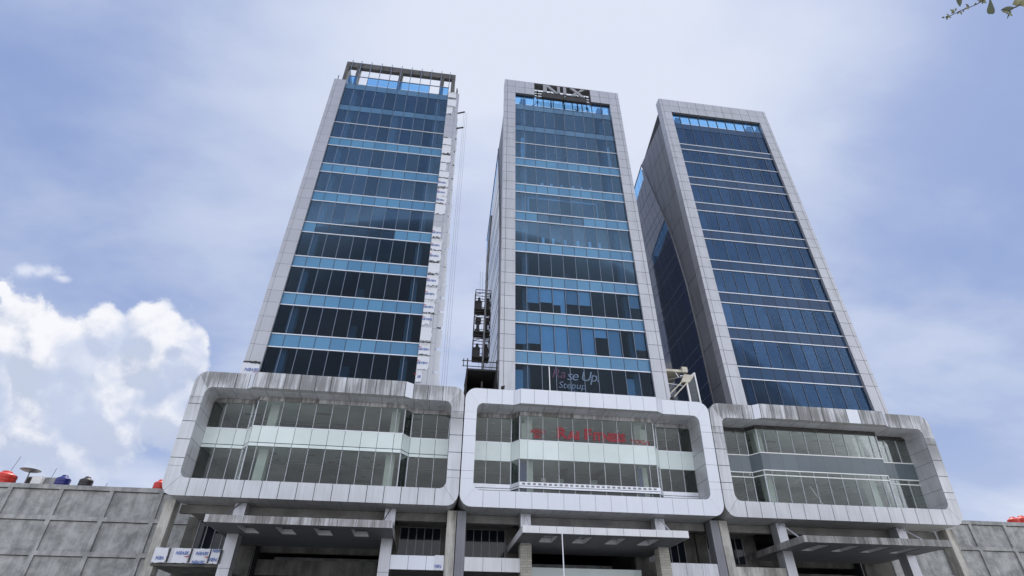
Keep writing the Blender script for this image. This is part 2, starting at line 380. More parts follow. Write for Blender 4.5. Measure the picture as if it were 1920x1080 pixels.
def tower(i, root):
    X = -20+20*i
    zt = 56.5 if i == 0 else 60.6
    cl = MT['film_clad'] if i == 0 else MT['tower_clad']
    # structural backing + cladding panels of the portal frame
    fr = MB(); fr_l = fr; G = .010 if i == 0 else .019
    zs = [18.0]
    for a, c in BANDS: zs += [a, c, (c+a+4.04)/2]
    zs = [z for z in zs if z < 48.5] + [49.4, 50.5, 51.6, 53.0, 54.2, 55.4, 56.5] + ([] if i == 0 else [58.0, 59.3, 60.6])
    back = MB()
    for x0, x1, outer in ((2.72, 4.05, -1), (15.97, 17.27, 1)):
        if i == 0 and outer > 0: fr = MB()
        mid = x0+.36 if outer < 0 else x1-.36
        back.box(X+x0+.03, X+x1-.03, .03, 1.0, 18, zt-.03)
        for z0, z1 in zip(zs, zs[1:]):
            for p, q in ((x0, mid), (mid, x1)):
                fr.box(X+p+G*(p == mid), X+q-G*(q == mid), 0, .025, z0+G, z1-G)
            xs = x0 if outer < 0 else x1
            fr.box(X+min(xs, xs-outer*.025), X+max(xs, xs-outer*.025), .045, .97, z0+G, z1-G)
            xi = x1 if outer < 0 else x0
            fr.box(X+min(xi, xi+outer*.02), X+max(xi, xi+outer*.02), .045, YG-.01, z0+.01, z1-.01)
    if i:
        xs = [4.05+1.1925*k for k in range(11)]
        op = (6.49, 13.55) if i == 1 else None
        for a, c in zip(xs, xs[1:]):
            for z0, z1 in ((58.1, 59.3), (59.3, 60.6)):
                segs = [(a, c)]
                if op: segs = [(max(a, l), min(c, h)) for l, h in ((4.05, op[0]), (op[1], 15.97)) if min(c, h)-max(a, l) > .1]
                for p, q in segs: fr.box(X+p+G, X+q-G, 0, .025, z0+G, z1-G)
        if op:
            back.box(X+4.02, X+op[0]-.02, .03, .7, 58.13, 60.57); back.box(X+op[1]+.02, X+16, .03, .7, 58.13, 60.57)
            back.box(X+op[0]-.1, X+op[1]+.1, .02, .9, 60.47, 60.58)
        else: back.box(X+4.02, X+16, .03, .7, 58.13, 60.57)
    frame = fr.build('tower_frame', cl, root)
    if i == 0: fr_l.build('tower_frame', cl, root)
    back.build('frame_backing', MT['seam'] if i != 0 else MT['conc_dark'], frame)
    # floors
    for k, (a, c) in enumerate(ALLB):
        if k < 7 or k == 8:
            yend = 22.7 if k < 7 else 8.6
            B(X+3.05, X+16.95, YG+.12, yend, a+.12, c-.12).build('floor_slab', MT['ceiling_tower'], root)
    MB().prism([(8.65, 55.3), (22.7, 51.0), (22.7, 50.6), (8.65, 54.9)], X+3.15, X+16.85, lambda p, q_, d: (d, p, q_)).build('rear_roof_slab', MT['ceiling_tower'], root)
    B(X+3.3, X+16.7, 7.0, 7.3, 18, 55.4).build('core_wall', MT['core'], root)
    B(X+3.1, X+16.9, 22.75, 23.0, 18, 53.3).build('rear_wall', MT['tower_side'], root)
    for x in (5.15, 9.8, 14.85):
        if x == 9.8: y0, y1, w = 3.2, 3.9, .35
        else: y0, y1, w = .75, 1.4, .3
        B(X+x-w, X+x+w, y0, y1, 18, 58.05 if i else 55.5).build('interior_column', MT['int_col'], root)
    # curtain wall
    gm = MT['glass_dark'] if i == 2 else MT['glass_blue']
    wins = [(18.0, 21.2)] + [(BANDS[k][1], BANDS[k+1][0]) for k in range(6)] + [(BANDS[6][1], 49.2), (49.2, 51.4), (52.35, 55.3)]
    xs = [4.05] + MUL + [15.97]
    for z0, z1 in wins:
        w = MB()
        for a, c in zip(xs, xs[1:]): w.box(X+a+.02, X+c-.02, YG, YG+.012, z0+.03, z1-.03)
        wo = w.build('window', gm, root)
        mm = MB()
        for x in MUL: mm.box(X+x-.022, X+x+.022, YG-.04, YG+.05, z0+.04, z1-.04)
        mm.build('mullion', MT['alu_grey'] if i < 2 else MT['alu_dark'], wo)
    for k, (a, c) in enumerate(ALLB):
        clear = {(0, 3): (1, 7), (1, 4): (2, 6)}.get((i, k))
        w = MB(); w2 = MB()
        for j, (p, q) in enumerate(zip(xs, xs[1:])):
            (w2 if clear and clear[0] <= j < clear[1] else w).box(X+p+.022, X+q-.022, YG, YG+.012, a+.04, c-.04)
        sm = MT['spandrel_dark'] if i == 2 else (MT['spandrel_top'] if k >= 7 else MT['spandrel_blue'])
        so_ = w.build('spandrel', sm, root)
        if clear: w2.build('bare_pane', gm, so_)
        mm = MB()
        for x in MUL: mm.box(X+x-.022, X+x+.022, YG-.012, YG+.04, a+.04, c-.04)
        mm.build('joint_strip', MT['darksteel'], so_)
        if k < 7 or (i == 2 and k < 8):
            tr = MB()
            for z in (a, c): tr.box(X+4.06, X+15.96, YG-.075, YG+.03, z-.036, z+.036)
            tr.build('trim', MT['alu'], so_)
    B(X+4.06, X+15.96, YG-.07, YG+.03, 49.17, 49.23).build('transom', MT['alu'], root)
    # clear glazed band at the top
    xc = [4.05] + MUL + [15.97]
    w = MB(); miss = {0: (1, 8)}.get(i, ())
    for j, (p, q) in enumerate(zip(xc, xc[1:])):
        if j in miss: continue
        w.box(X+p+.03, X+q-.03, YG, YG+.012, 56.38, 57.75 if i == 0 else 58.08)
    tg = w.build('top_glazing', MT['glass_clear'], root)
    mm = MB()
    if i == 0:
        for x in MUL + [4.1, 15.9]: B(X+x-.035, X+x+.035, YG-.04, YG+.06, 56.37, 60.95).build('bare_mullion', MT['alu_grey'], root)
        mm.box(X+4.05, X+15.97, YG-.03, YG+.05, 57.75, 57.83)
    else:
        for x in MUL: mm.box(X+x-.035, X+x+.035, YG-.04, YG+.06, 56.37, 58.1)
    mm.build('mullion', MT['alu_grey'] if i == 0 else MT['darksteel'], tg)
    # side walls
    for sx in (-1, 1):
        xo = X+(3.0 if sx < 0 else 17.0)
        lim = 56.5 if i == 0 else 99
        def yz(y, z, d, xo=xo, sx=sx): return (xo-sx*d, y, z)
        zz = [18] + [21.3+4.04*k for k in range(10)]
        dk = MB(); gl_ = {}
        for z0, z1 in zip(zz, zz[1:]):
            ys = [1.0 + 1.3*k for k in range(8)]
            for y0, y1 in zip(ys, ys[1:]):
                pts = []
                ya, yc = yb(z0), yb(z1)
                poly = [(y0, z0), (min(y1, 99), z0), (min(y1, 99), z1), (y0, z1)]
                # clip: y <= yb(z), z <= min(ztop(y), lim)
                def clip(pl, f):
                    out = []
                    for k in range(len(pl)):
                        p, q = pl[k], pl[(k+1) % len(pl)]; fp, fq = f(p), f(q)
                        if fp >= 0: out.append(p)
                        if fp*fq < 0:
                            t_ = fp/(fp-fq); out.append((p[0]+(q[0]-p[0])*t_, p[1]+(q[1]-p[1])*t_))
                    return out
                lin = lambda p: ya+(yc-ya)*(p[1]-z0)/(z1-z0)-p[0]
                poly = clip(poly, lin)
                if poly: poly = clip(poly, lambda p: ztop(p[0])-p[1])
                if poly: poly = clip(poly, lambda p: lim-p[1])
                if len(poly) > 2:
                    cy_ = sum(p[0] for p in poly)/len(poly); cz_ = sum(p[1] for p in poly)/len(poly)
                    poly = [(cy_+(p[0]-cy_)*.955, cz_+(p[1]-cz_)*.984) for p in poly]
                    dk.prism(poly, 0, .05, yz)
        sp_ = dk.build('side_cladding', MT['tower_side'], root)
        bk = MB()
        pts = [(1.0, 18.0)] + [(yb(z)-.05, z) for z in (18, 28, 34, 38.3, 41.4, 46.2, 52.4)]
        if i == 0: pts += [(yb(56.4)-.05, 56.4), (1.0, 56.4)]
        else: pts += [(8.7, 57.4), (1.05, 59.65)]
        bk.prism(pts, .06, .2, yz)
        bk.build('side_backing', MT['joint'], sp_)
        ed = MB()
        ez = [18, 24, 28, 34, 38.3, 41.4, 46.2, 52.4] + ([56.3] if i == 0 else [57.6])
        ed.tube([(xo+sx*.02, yb(z), z) for z in ez], .09, 6)
        ed.build('edge_trim', MT['steel'], sp_)
        # glazed part of the side
        bandz = []
        zz2 = [18.0]
        for a, c in BANDS: zz2 += [a, c]
        zz2 += [49.2, 51.4]
        for z0, z1 in zip(zz2, zz2[1:]):
            wb = MB(); n = 15
            for k in range(n):
                f0, f1 = k/n, (k+1)/n
                ya, yc = yb(z0)+.06, yb(z1)+.06
                pts = [(ya+(23-ya)*f0+.02, z0+.03), (ya+(23-ya)*f1-.02, z0+.03), (yc+(23-yc)*f1-.02, z1-.03), (yc+(23-yc)*f0+.02, z1-.03)]
                wb.prism(pts, 0, .012, yz)
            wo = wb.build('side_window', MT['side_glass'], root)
            B(xo-.016 if sx < 0 else xo-.03, xo+.03 if sx < 0 else xo+.016, yb(z0)+.06, 23, z0-.03, z0+.03).build('side_trim', MT['alu_grey'], wo)
        # clear parapet glazing above the rear roof
        pw = MB(); n = 12; ow_ = MB()
        for k in range(n):
            y0, y1 = 8.9+(23-8.9)*k/n, 8.9+(23-8.9)*(k+1)/n
            zc = lambda y, dz_=0: min(ztop(y), lim)-dz_
            pw.prism([(y0+.03, zc(y0, 2.4)), (y1-.03, zc(y1, 2.4)), (y1-.03, zc(y1)), (y0+.03, zc(y0))], 0, .012, yz)
            ow_.prism([(y0+.03, 51.45 if zc(y0, 2.4) > 51.5 else zc(y0, 2.45)-.1), (y1-.03, 51.45 if zc(y1, 2.4) > 51.5 else zc(y1, 2.45)-.1), (y1-.03, zc(y1, 2.45)), (y0+.03, zc(y0, 2.45))], 0, .012, yz)
        ow_.prism([(yb(51.45)+.06, 51.45), (8.88, 51.45), (8.88, 57.0 if i else 54), (yb(56)+.06, 56.0 if i else 53.5)], 0, .012, yz)
        ow_.build('side_window', MT['side_glass'], root)
        pp = pw.build('parapet_glazing', MT['glass_clear'], root)
        MB().bar((xo, 8.8, min(lim, ztop(8.8))), (xo, 23, ztop(23)), .1).build('parapet_rail', MT['steel'], pp)
    return frame

# ------------------------------------------------------------------ podiums
ZT, ZI, ZIB = 18.22, 17.05, 10.65
def podium(i, root):
    X = -20+20*i
    cm = (MT['pod_left'], MT['pod_white'], MT['pod_right'])[i]
    q = lambda x, z, o: sh(X+x, o, z)
    g = G if i != 1 else .010
    xo0, xo1, xi0, xi1 = .04, 19.96, .97, 19.03
    R, r = .85, .5
    ca = 1.5                                              # extent of the corner pieces
    pan = MB(); d = .03
    def panel(pts, o0=0.0): pan.prism(pts, o0, o0+d, q)
    # corners: split by a diagonal joint
    for sx in (0, 1):
        for sz in (0, 1):
            mx = (lambda x: x) if sx == 0 else (lambda x: 20-x)
            zo, zi = (ZB, ZIB) if sz == 0 else (ZT, ZI); s = 1 if sz == 0 else -1
            a0 = 180; a1 = 270
            def mp(px, pz): return (mx(px), zo+s*pz)       # px from joint, pz up from outer edge
            ith = abs(zi-zo)
            oc_ = [(xo0+R+R*math.cos(rad(t_)), R+R*math.sin(rad(t_))) for t_ in [180+90*k/8 for k in range(9)]]
            ic_ = [(xi0+r+r*math.cos(rad(t_)), ith+r+r*math.sin(rad(t_))) for t_ in [180+90*k/6 for k in range(7)]]
            jz = ith+r+.25; jx = xi0+r+.25
            g2 = g*1.2
            pa = [(xo0, jz-g)] + oc_[:5] + ic_[:4][::-1] + [(xi0, jz-g)]
            pb = [(jx-g, 0)] + oc_[4:][::-1] + ic_[3:] + [(jx-g, ith)]
            pa = [(a, c) for a, c in pa]
            def shrink(pl, vx, vz): return [(a+vx, c+vz) for a, c in pl]
            panel([mp(a, c) for a, c in shrink(pa, 0, g2)]); panel([mp(a, c) for a, c in shrink(pb, 0, 0)])
    jx = xi0+r+.25
    zA, zB2 = ZIB+r+.25, ZI-r-.25
    # jambs
    zj = [zA, zA+.55] + [zA+.55+(zB2-zA-1.1)*k/3 for k in (1, 2)] + [zB2-.55, zB2]
    for z0, z1 in zip(zj, zj[1:]):
        for p, w in ((xo0, xi0), (xi1, xo1)): panel([(p, z0+g), (w, z0+g), (w, z1-g), (p, z1-g)])
    # bottom fascia
    nb = 14; xb = [jx+(20-2*jx)*k/nb for k in range(nb+1)]
    for a, c in zip(xb, xb[1:]): panel([(a+g, ZB), (c-g, ZB), (c-g, ZIB), (a+g, ZIB)])
    # top fascia, with the bay standing 0.42 m forward
    tx = [(jx, 0), (2.9, 0), (3.85, 0), (4.3, -.42)] + [(4.3+11.1*k/10, -.42) for k in range(1, 11)] + [(16.0, 0), (17.1, 0), (20-jx, 0)]
    fasc = []
    for (a, oa), (c, oc2) in zip(tx, tx[1:]):
        L_ = c-a; e = g/L_
        p0 = (a+g, oa+(oc2-oa)*e); p1 = (c-g, oc2-(oc2-oa)*e)
        vs = [sh(X+p0[0], p0[1], ZI), sh(X+p1[0], p1[1], ZI), sh(X+p1[0], p1[1], ZT), sh(X+p0[0], p0[1], ZT)]
        vs += [(x, y+.03, z) for x, y, z in vs]
        cln = oa != oc2 or (i == 2 and 12.0 < a < 12.5)
        one = MB(); fasc.append((one, cln)); one.add(vs, [(0, 1, 2, 3), (7, 6, 5, 4), (0, 4, 5, 1), (1, 5, 6, 2), (2, 6, 7, 3), (3, 7, 4, 0)])
    frame = pan.build('podium_frame', cm, root)
    for one, cln in fasc: one.build('corner_panel' if cln else 'fascia_panel', MT['pod_white'] if cln else cm, root)
    # dark backing behind all joints
    bk = MB()
    bk.box(X+xo0+.03, X+xi0-.02, .04, .5, ZB+1, ZT-1, tf=sh); bk.box(X+xi1+.02, X+xo1-.03, .04, .5, ZB+1, ZT-1, tf=sh)
    bk.box(X+1.2, X+18.8, .04, .5, ZB+.03, ZIB-.03, tf=sh)
    bk.box(X+1.2, X+18.8, .04, .5, ZI+.03, ZT-.03, tf=sh)
    vs = [(3.95, .04), (4.35, -.38), (15.36, -.38), (15.95, .04)]
    bk.prism(vs, ZI+.03, ZT-.03, lambda x, o, z: sh(X+x, o, z))
    for sx in (0, 1):
        for sz in (0, 1):
            mx = (lambda x: x) if sx == 0 else (lambda x: 20-x)
            zo, s = (ZB, 1) if sz == 0 else (ZT, -1)
            ABZ = abs(ZIB-ZB) if sz == 0 else abs(ZT-ZI)
            pts = [(xo0+.03, 1.9)] + [(xo0+R+(R-.03)*math.cos(rad(t_)), R+(R-.03)*math.sin(rad(t_))) for t_ in [180+90*k/8 for k in range(9)]] + [(1.9, .03), (1.9, ABZ-.02)] + [(xi0+r+(r+.02)*math.cos(rad(t_)), ABZ+r+(r+.02)*math.sin(rad(t_))) for t_ in (270, 255, 240, 225, 210, 195, 180)] + [(xi0-.02, 1.9)]
            bk.prism([(mx(a), zo+s*c) for a, c in pts], .04, .5, q)
    bk.build('frame_backing', MT['joint'], frame)
    # reveal: sweep of the inner opening, front to glass
    rv = MB(); inn = []
    for cx_, cz, a0 in ((xi0+r, ZIB+r, 180), (xi1-r, ZIB+r, 270), (xi1-r, ZI-r, 0), (xi0+r, ZI-r, 90)):
        inn += arc(cx_, cz, r, a0, a0+90, 6)
    pts = []
    for k in range(len(inn)):                              # subdivide long sides into panels
        a, c = inn[k], inn[(k+1) % len(inn)]; Ls = math.dist(a, c); n = max(1, round(Ls/1.2)) if Ls > .4 else 1
        pts += [(a[0]+(c[0]-a[0])*j/n, a[1]+(c[1]-a[1])*j/n, Ls > .4) for j in range(n)]
    n = len(pts)
    for k in range(n):
        a, c = pts[k], pts[(k+1) % n]
        if a[2]:
            Ls = math.dist(a[:2], c[:2]); e = .012/Ls
            A = (a[0]+(c[0]-a[0])*e, a[1]+(c[1]-a[1])*e); C_ = (c[0]-(c[0]-a[0])*e, c[1]-(c[1]-a[1])*e)
        else: A, C_ = a[:2], c[:2]
        f_ = .045
        rv.add([q(A[0], A[1], f_), q(C_[0], C_[1], f_), q(C_[0], C_[1], 2.15), q(A[0], A[1], 2.15)], [(0, 1, 2, 3)])
    ro = rv.build('reveal', MT['pod_reveal'], root)
    rb = MB()
    inn2 = []
    for cx_, cz, a0 in ((xi0+r, ZIB+r, 180), (xi1-r, ZIB+r, 270), (xi1-r, ZI-r, 0), (xi0+r, ZI-r, 90)):
        inn2 += arc(cx_, cz, r+.02, a0, a0+90, 6)
    m_ = len(inn2)
    for k in range(m_):
        a, c = inn2[k], inn2[(k+1) % m_]
        rb.add([q(a[0], a[1], .5), q(c[0], c[1], .5), q(c[0], c[1], 2.2), q(a[0], a[1], 2.2)], [(0, 1, 2, 3)])
    rb.build('reveal_backing', MT['joint'], ro)
    # soffit of the projecting bay
    sb = MB()
    for (a, oa), (c, oc2) in zip(tx, tx[1:]):
        if min(oa, oc2) < 0:
            sb.prism([(a+.01, oa+.03), (c-.01, oc2+.03), (c-.01, .04), (a+.01, .04)] if oa != oc2 else [(a+.01, oa+.03), (c-.01, oc2+.03), (c-.01, .04), (a+.01, .04)], ZI+.004, ZI+.02, lambda x, o, z: sh(X+x, o, z))
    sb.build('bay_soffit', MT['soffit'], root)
    # outer skin: underside, top, flanks
    ou = MB(); outp = []
    for cx_, cz, a0 in ((xo0+R, ZB+R, 180), (xo1-R, ZB+R, 270), (xo1-R, ZT-R, 0), (xo0+R, ZT-R, 90)):
        outp += arc(cx_, cz, R, a0, a0+90, 8)
    op2 = []
    for k in range(len(outp)):
        a, c = outp[k], outp[(k+1) % len(outp)]; Ls = math.dist(a, c); n = max(1, round(Ls/1.2)) if Ls > .6 else 1
        op2 += [(a[0]+(c[0]-a[0])*j/n, a[1]+(c[1]-a[1])*j/n) for j in range(n)]
    for k in range(len(op2)):
        a, c = op2[k], op2[(k+1) % len(op2)]; Ls = math.dist(a, c); e = .014/max(Ls, .1) if Ls > .6 else 0
        A = (a[0]+(c[0]-a[0])*e, a[1]+(c[1]-a[1])*e); C_ = (c[0]-(c[0]-a[0])*e, c[1]-(c[1]-a[1])*e)
        ou.add([q(A[0], A[1], .045), q(C_[0], C_[1], .045), q(C_[0], C_[1], 2.5), q(A[0], A[1], 2.5)], [(0, 1, 2, 3)])
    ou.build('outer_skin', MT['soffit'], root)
    # shell of the block
    shl = MB()
    shl.box(X+.95, X+19.05, .6, 24, ZB+.04, ZIB-.06, tf=None); shl.box(X+.1, X+.9, .6, 24, 10.4, 17.4); shl.box(X+19.1, X+19.9, .6, 24, 10.4, 17.4)
    shl.box(X+.95, X+19.05, .1, 24, ZI+.12, ZT-.12)
    shl.box(X+.95, X+19.05, 23.5, 24, ZIB, ZI)
    shl.build('podium_shell', MT['conc_soffit'], root)
    # inside: floor, ceilings, back wall, columns
    MB().box(X+.98, X+19.02, 2.2, 13, 13.48, 14.6).box(X+4.4, X+15.6, 1.05, 2.19, 13.48, 14.6).build('floor_slab', MT['ceil_pod'], root)
    MB().box(X+.98, X+19.02, 1.5, 13, 16.98, 17.15).box(X+4.5, X+15.5, .62, 1.49, 16.98, 17.15).build('ceiling', MT['ceil_pod'], root)
    B(X+.98, X+19.02, 12.8, 13, 10.6, 17.0).build('inner_wall', MT['wall_pod'], root)
    for x in (5.4, 14.7):
        B(X+x-.33, X+x+.33, 1.9, 2.6, 10.6, 16.97).build('inner_column', MT['white_paint'], root)
    # glazing: wings at offset 2.05, bay at 1.2 with splayed returns
    path = [(.97, 2.05), (2.0, 2.05), (3.15, 2.05), (3.95, 2.05), (4.5, 1.2)]
    mul = [10.01+1.215*k for k in range(-4, 5)]
    path += [(x, 1.2) for x in mul] + [(15.5, 1.2), (16.05, 2.05), (16.85, 2.05), (18.0, 2.05), (19.03, 2.05)]
    sm = (MT['spandrel_mint'], MT['spandrel_mint'], MT['spandrel_grey'])[i]
    lo, hi = 13.33 if i != 2 else 13.40, 14.78
    def strip(mb, z0, z1, gap, th, off=0.0):
        for (a, oa), (c, oc2) in zip(path, path[1:]):
            Ls = math.hypot(c-a, oc2-oa); e = gap/Ls
            A = (a+(c-a)*e, oa+(oc2-oa)*e+off); C_ = (c-(c-a)*e, oc2-(oc2-oa)*e+off)
            vs = [sh(X+A[0], A[1], z0), sh(X+C_[0], C_[1], z0), sh(X+C_[0], C_[1], z1), sh(X+A[0], A[1], z1)]
            vs += [(x, y+th, z) for x, y, z in vs]
            mb.add(vs, [(0, 1, 2, 3), (7, 6, 5, 4), (0, 4, 5, 1), (1, 5, 6, 2), (2, 6, 7, 3), (3, 7, 4, 0)])
    for z0, z1, hd_ in ((ZIB, lo, 0), (hi, ZI-.35, 1)):
        w = MB(); strip(w, z0+.02, z1-.02, .02, .012)
        wo = w.build('podium_window', MT['glass_podium'], root)
        mm = MB()
        for k, (x, o) in enumerate(path[1:-1]):
            wd = .075 if (x, o) in ((4.5, 1.2), (15.5, 1.2), (3.95, 2.05), (16.05, 2.05)) else .034
            mm.box(X+x-wd/2, X+x+wd/2, o-.05, o+.06, z0+.02, z1-.02, tf=sh)
        mm.build('mullion', MT['alu_mid'], wo)
    # header strip above the upper panes
    w = MB(); strip(w, ZI-.33, ZI-.02, .02, .03, -.03 if i != 2 else -.05)
    w.build('window_header', MT['canopy_dirty'] if i != 2 else MT['darksteel'], root)
    w = MB()
    if i == 0: strip(w, 13.62, hi-.03, .016, .02, -.03); strip(w, 13.35, 13.57, .016, .02, -.03)
    elif i == 1: strip(w, lo+.03, hi-.03, .012, .02, -.03)
    else: strip(w, lo+.03, hi-.03, .004, .02, -.03)
    so_ = w.build('spandrel_band', sm, root)
    w = MB(); strip(w, lo, hi, 0, .02, 0.0); w.build('band_backing', MT['joint'] if i != 1 else MT['steel'], so_)
    if i == 2:
        w = MB()
        for z in (lo, hi, 13.02): strip(w, z-.035, z+.035, 0, .08, -.07)
        w.build('white_trim', MT['white_paint'], so_)
    else:
        w = MB(); strip(w, hi-.03, hi+.03, 0, .06, -.05); w.build('grey_trim', MT['alu'], so_)
    # ---- ground storey ----
    col_top = 9.6
    def col(x0, x1, y0, y1, mat, z1=9.52, name='column'):
        return B(X+x0, X+x1, y0, y1, GZ, z1).build(name, mat, root)
    for x0, x1 in ((4.65, 5.4), (14.88, 15.63)):
        c_ = MB(); zc = [GZ, 1.0, 3.2, 5.4, 7.55, 9.5] if i != 1 else [7.4, 9.5]
        for z0, z1 in zip(zc, zc[1:]): c_.box(X+x0, X+x1, 1.3, 2.2, z0+.012, z1-.012)
        cc = c_.build('column', MT['tower_clad'], root)
        B(X+x0+.02, X+x1-.02, 1.32, 2.18, GZ, 9.5).build('column_core', MT['joint'], cc)
        if i == 1: B(X+x0-.02, X+x1+.02, 1.28, 2.22, GZ, 7.4).build('tiled_shaft', MT['tile'], cc)
    jl = (MT['conc_beige'], MT['tower_side'], MT['conc_beige'])[i]; jr = (MT['conc_beige'], MT['tower_side'], MT['conc_beige'])[i]
    o = col(.03, .68, 1.4, 2.3, jl); o = col(19.32, 19.97, 1.4, 2.3, jr)
    # edge beam and ceiling behind the underside
    B(X+.7, X+19.3, 2.5, 2.95, 8.95, 9.5).build('edge_beam', MT['conc_soffit'], root)
    for x0, x1 in ((.7, 4.6), (15.65, 19.3)): B(X+x0, X+x1, 2.96, 6, 9.3, 9.55).build('side_bay_ceiling', MT['conc_soffit'], root)
    # rear wall of the ground storey with window openings in the side bays
    wl = MB(); y0, y1 = 6.0, 6.35
    w0, w1, wz0, wz1 = .99, 4.11, 7.22, 9.2
    xr0, xr1 = 20-w1+.0, 20-w0
    x_l, x_r = (.1, 19.95) if i == 1 else ((0.1, 19.95) if i == 0 else (.1, 17.4))
    def wall_seg(a, c, za, zc):
        if c-a > .02 and zc > za: wl.box(X+a, X+c, y0, y1, za, zc)
    wall_seg(x_l, w0, GZ, 9.4); wall_seg(w0, w1, GZ, wz0); wall_seg(w0, w1, wz1, 9.4); wall_seg(w1, 5.3, GZ, 9.4)
    wl.build('lower_wall', MT['conc_dark'], root); wl = MB()
    wall_seg(14.7, xr0, GZ, 9.4)
    if i < 2: wall_seg(xr0, xr1, GZ, wz0); wall_seg(xr0, xr1, wz1, 9.4); wall_seg(xr1, x_r, GZ, 9.4)
    else: wall_seg(xr0, x_r, GZ, 9.4)
    wl.build('lower_wall', MT['conc_dark'], root)
    for n_, (a, c) in enumerate(((w0, w1), (xr0, xr1))):
        if i == 2 and n_ == 1: continue
        f_ = MB()
        for k in range(6):
            x = a+(c-a)*k/5; f_.box(X+x-.03, X+x+.03, y0-.04, y0+.05, wz0, wz1)
        f_.box(X+a, X+c, y0-.05, y0+.06, wz1-.03, wz1+.03)
        fo = f_.build('lower_window', MT['steel'], root)
        B(X+a, X+c, y0+.02, y0+.035, wz0, wz1).build('pane', MT['low_glass'], fo)
    # dark hall in the central bay
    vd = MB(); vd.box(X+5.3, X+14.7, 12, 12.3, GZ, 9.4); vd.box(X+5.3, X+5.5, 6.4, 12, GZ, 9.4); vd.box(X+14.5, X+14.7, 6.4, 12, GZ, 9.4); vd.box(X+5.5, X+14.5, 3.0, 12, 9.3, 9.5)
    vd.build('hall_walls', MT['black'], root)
    if i != 1:
        for z0, z1 in ((7.3, 8.0), (5.75, 6.8)):
            B(X+5.5, X+14.5, 7.0, 7.5, z0, z1).build('hall_beam', MT['conc_dark'], root)
    # balcony bands
    def band(a, c, mat, z0=5.62, z1=6.5):
        m_ = MB(); n = max(1, round((c-a)/1.2))
        for k in range(n): m_.box(X+a+(c-a)*k/n+.012, X+a+(c-a)*(k+1)/n-.012, 1.45, 1.5, z0, z1)
        o_ = m_.build('balcony_band', mat, root)
        B(X+a, X+c, 1.51, 6, z0+.03, z1-.4).build('balcony_slab', MT['conc_dark'], o_)
        return o_
    if i == 0: band(15.63, 19.3, MT['pod_white'])
    if i == 1: band(.69, 4.64, MT['canopy_white']); band(15.64, 19.31, MT['pod_reveal'])
    if i == 2: B(X+.69, X+4.64, 1.45, 1.7, 5.3, 6.35).build('balcony_band', MT['conc_beige'], root); B(X+15.64, X+19.3, 1.45, 1.7, 5.0, 5.95).build('balcony_band', MT['conc_beige'], root)
    # ---- canopy ----
    km = (MT['canopy_dirty'], MT['canopy_white'], MT['canopy_dark'])[i]
    cx0, cx1, cy0, cy1, cz0, cz1 = 4.22, 15.75, -2.3, 5.6, 7.48, 7.93
    cp = MB(); n = 10
    for k in range(n):
        a, c = cx0+(cx1-cx0)*k/n, cx0+(cx1-cx0)*(k+1)/n
        cp.box(X+a+.012, X+c-.012, cy0, cy0+.03, cz0, cz1)
    for xs, dx in ((cx0, .03), (cx1-.03, .03)):
        for k in range(6):
            a, c = cy0+.04+(cy1-cy0)*k/6, cy0+.02+(cy1-cy0)*(k+1)/6
            cp.box(X+xs, X+xs+dx, a, c, cz0, cz1)
    canopy = cp.build('canopy', km, root)
    holes = [(5.85, 6.85), (8.25, 9.25), (10.65, 11.65), (13.05, 14.05)]
    pl = MB(); hy0, hy1 = -1.35, 1.05
    for z0, z1, in ((cz0+.01, cz0+.05),):
        pl.box(X+cx0+.03, X+cx1-.03, cy0+.03, hy0, z0, z1); pl.box(X+cx0+.03, X+cx1-.03, hy1, cy1, z0, z1)
        xsx = [cx0+.03] + [v for h in holes for v in h] + [cx1-.03]
        for a, c in zip(xsx[::2], xsx[1::2]): pl.box(X+a, X+c, hy0, hy1, z0, z1)
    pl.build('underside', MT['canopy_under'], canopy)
    pl2 = MB(); z0, z1 = cz1-.08, cz1-.03
    pl2.box(X+cx0+.03, X+cx1-.03, cy0+.03, hy0, z0, z1); pl2.box(X+cx0+.03, X+cx1-.03, hy1, cy1, z0, z1)
    for a, c in zip(xsx[::2], xsx[1::2]): pl2.box(X+a, X+c, hy0, hy1, z0, z1)
    pl2.build('top_deck', km, canopy)
    for a, c in holes:
        h = MB()
        h.box(X+a, X+c, hy0-.02, hy0, cz0+.05, cz1); h.box(X+a, X+c, hy1, hy1+.02, cz0+.05, cz1)
        h.box(X+a-.02, X+a, hy0, hy1, cz0+.05, cz1); h.box(X+c, X+c+.02, hy0, hy1, cz0+.05, cz1)
        ho = h.build('skylight', MT['canopy_white'], canopy)
        B(X+a, X+c, hy0, hy1, cz1-.04, cz1-.02).build('skylight_pane', MT['film'] if i == 1 else MT['canopy_under'], ho)
    for x in (5.0, 15.25):
        dxs = -.35 if (i == 0) else .0
        MB().bar((X+x, 1.28, 9.45), (X+x+dxs, -.9, cz1), .05, .09).build('hanger_rod', MT['steel'] if i == 0 else MT['alu'], canopy)
    return frame

LBL = ['left office building, stripped top frame and film-wrapped column over a stained podium block',
       'middle office building with roof letters and clean white podium block',
       'right office building with dark glass and streaked podium block']
roots = []
for i in range(3):
    root = empty('office_building', (-10+20*i, 10, GZ), LBL[i], 'office building', 'three office towers in a row')
    roots.append(root); tower(i, root); podium(i, root)
R0, R1, R2 = roots

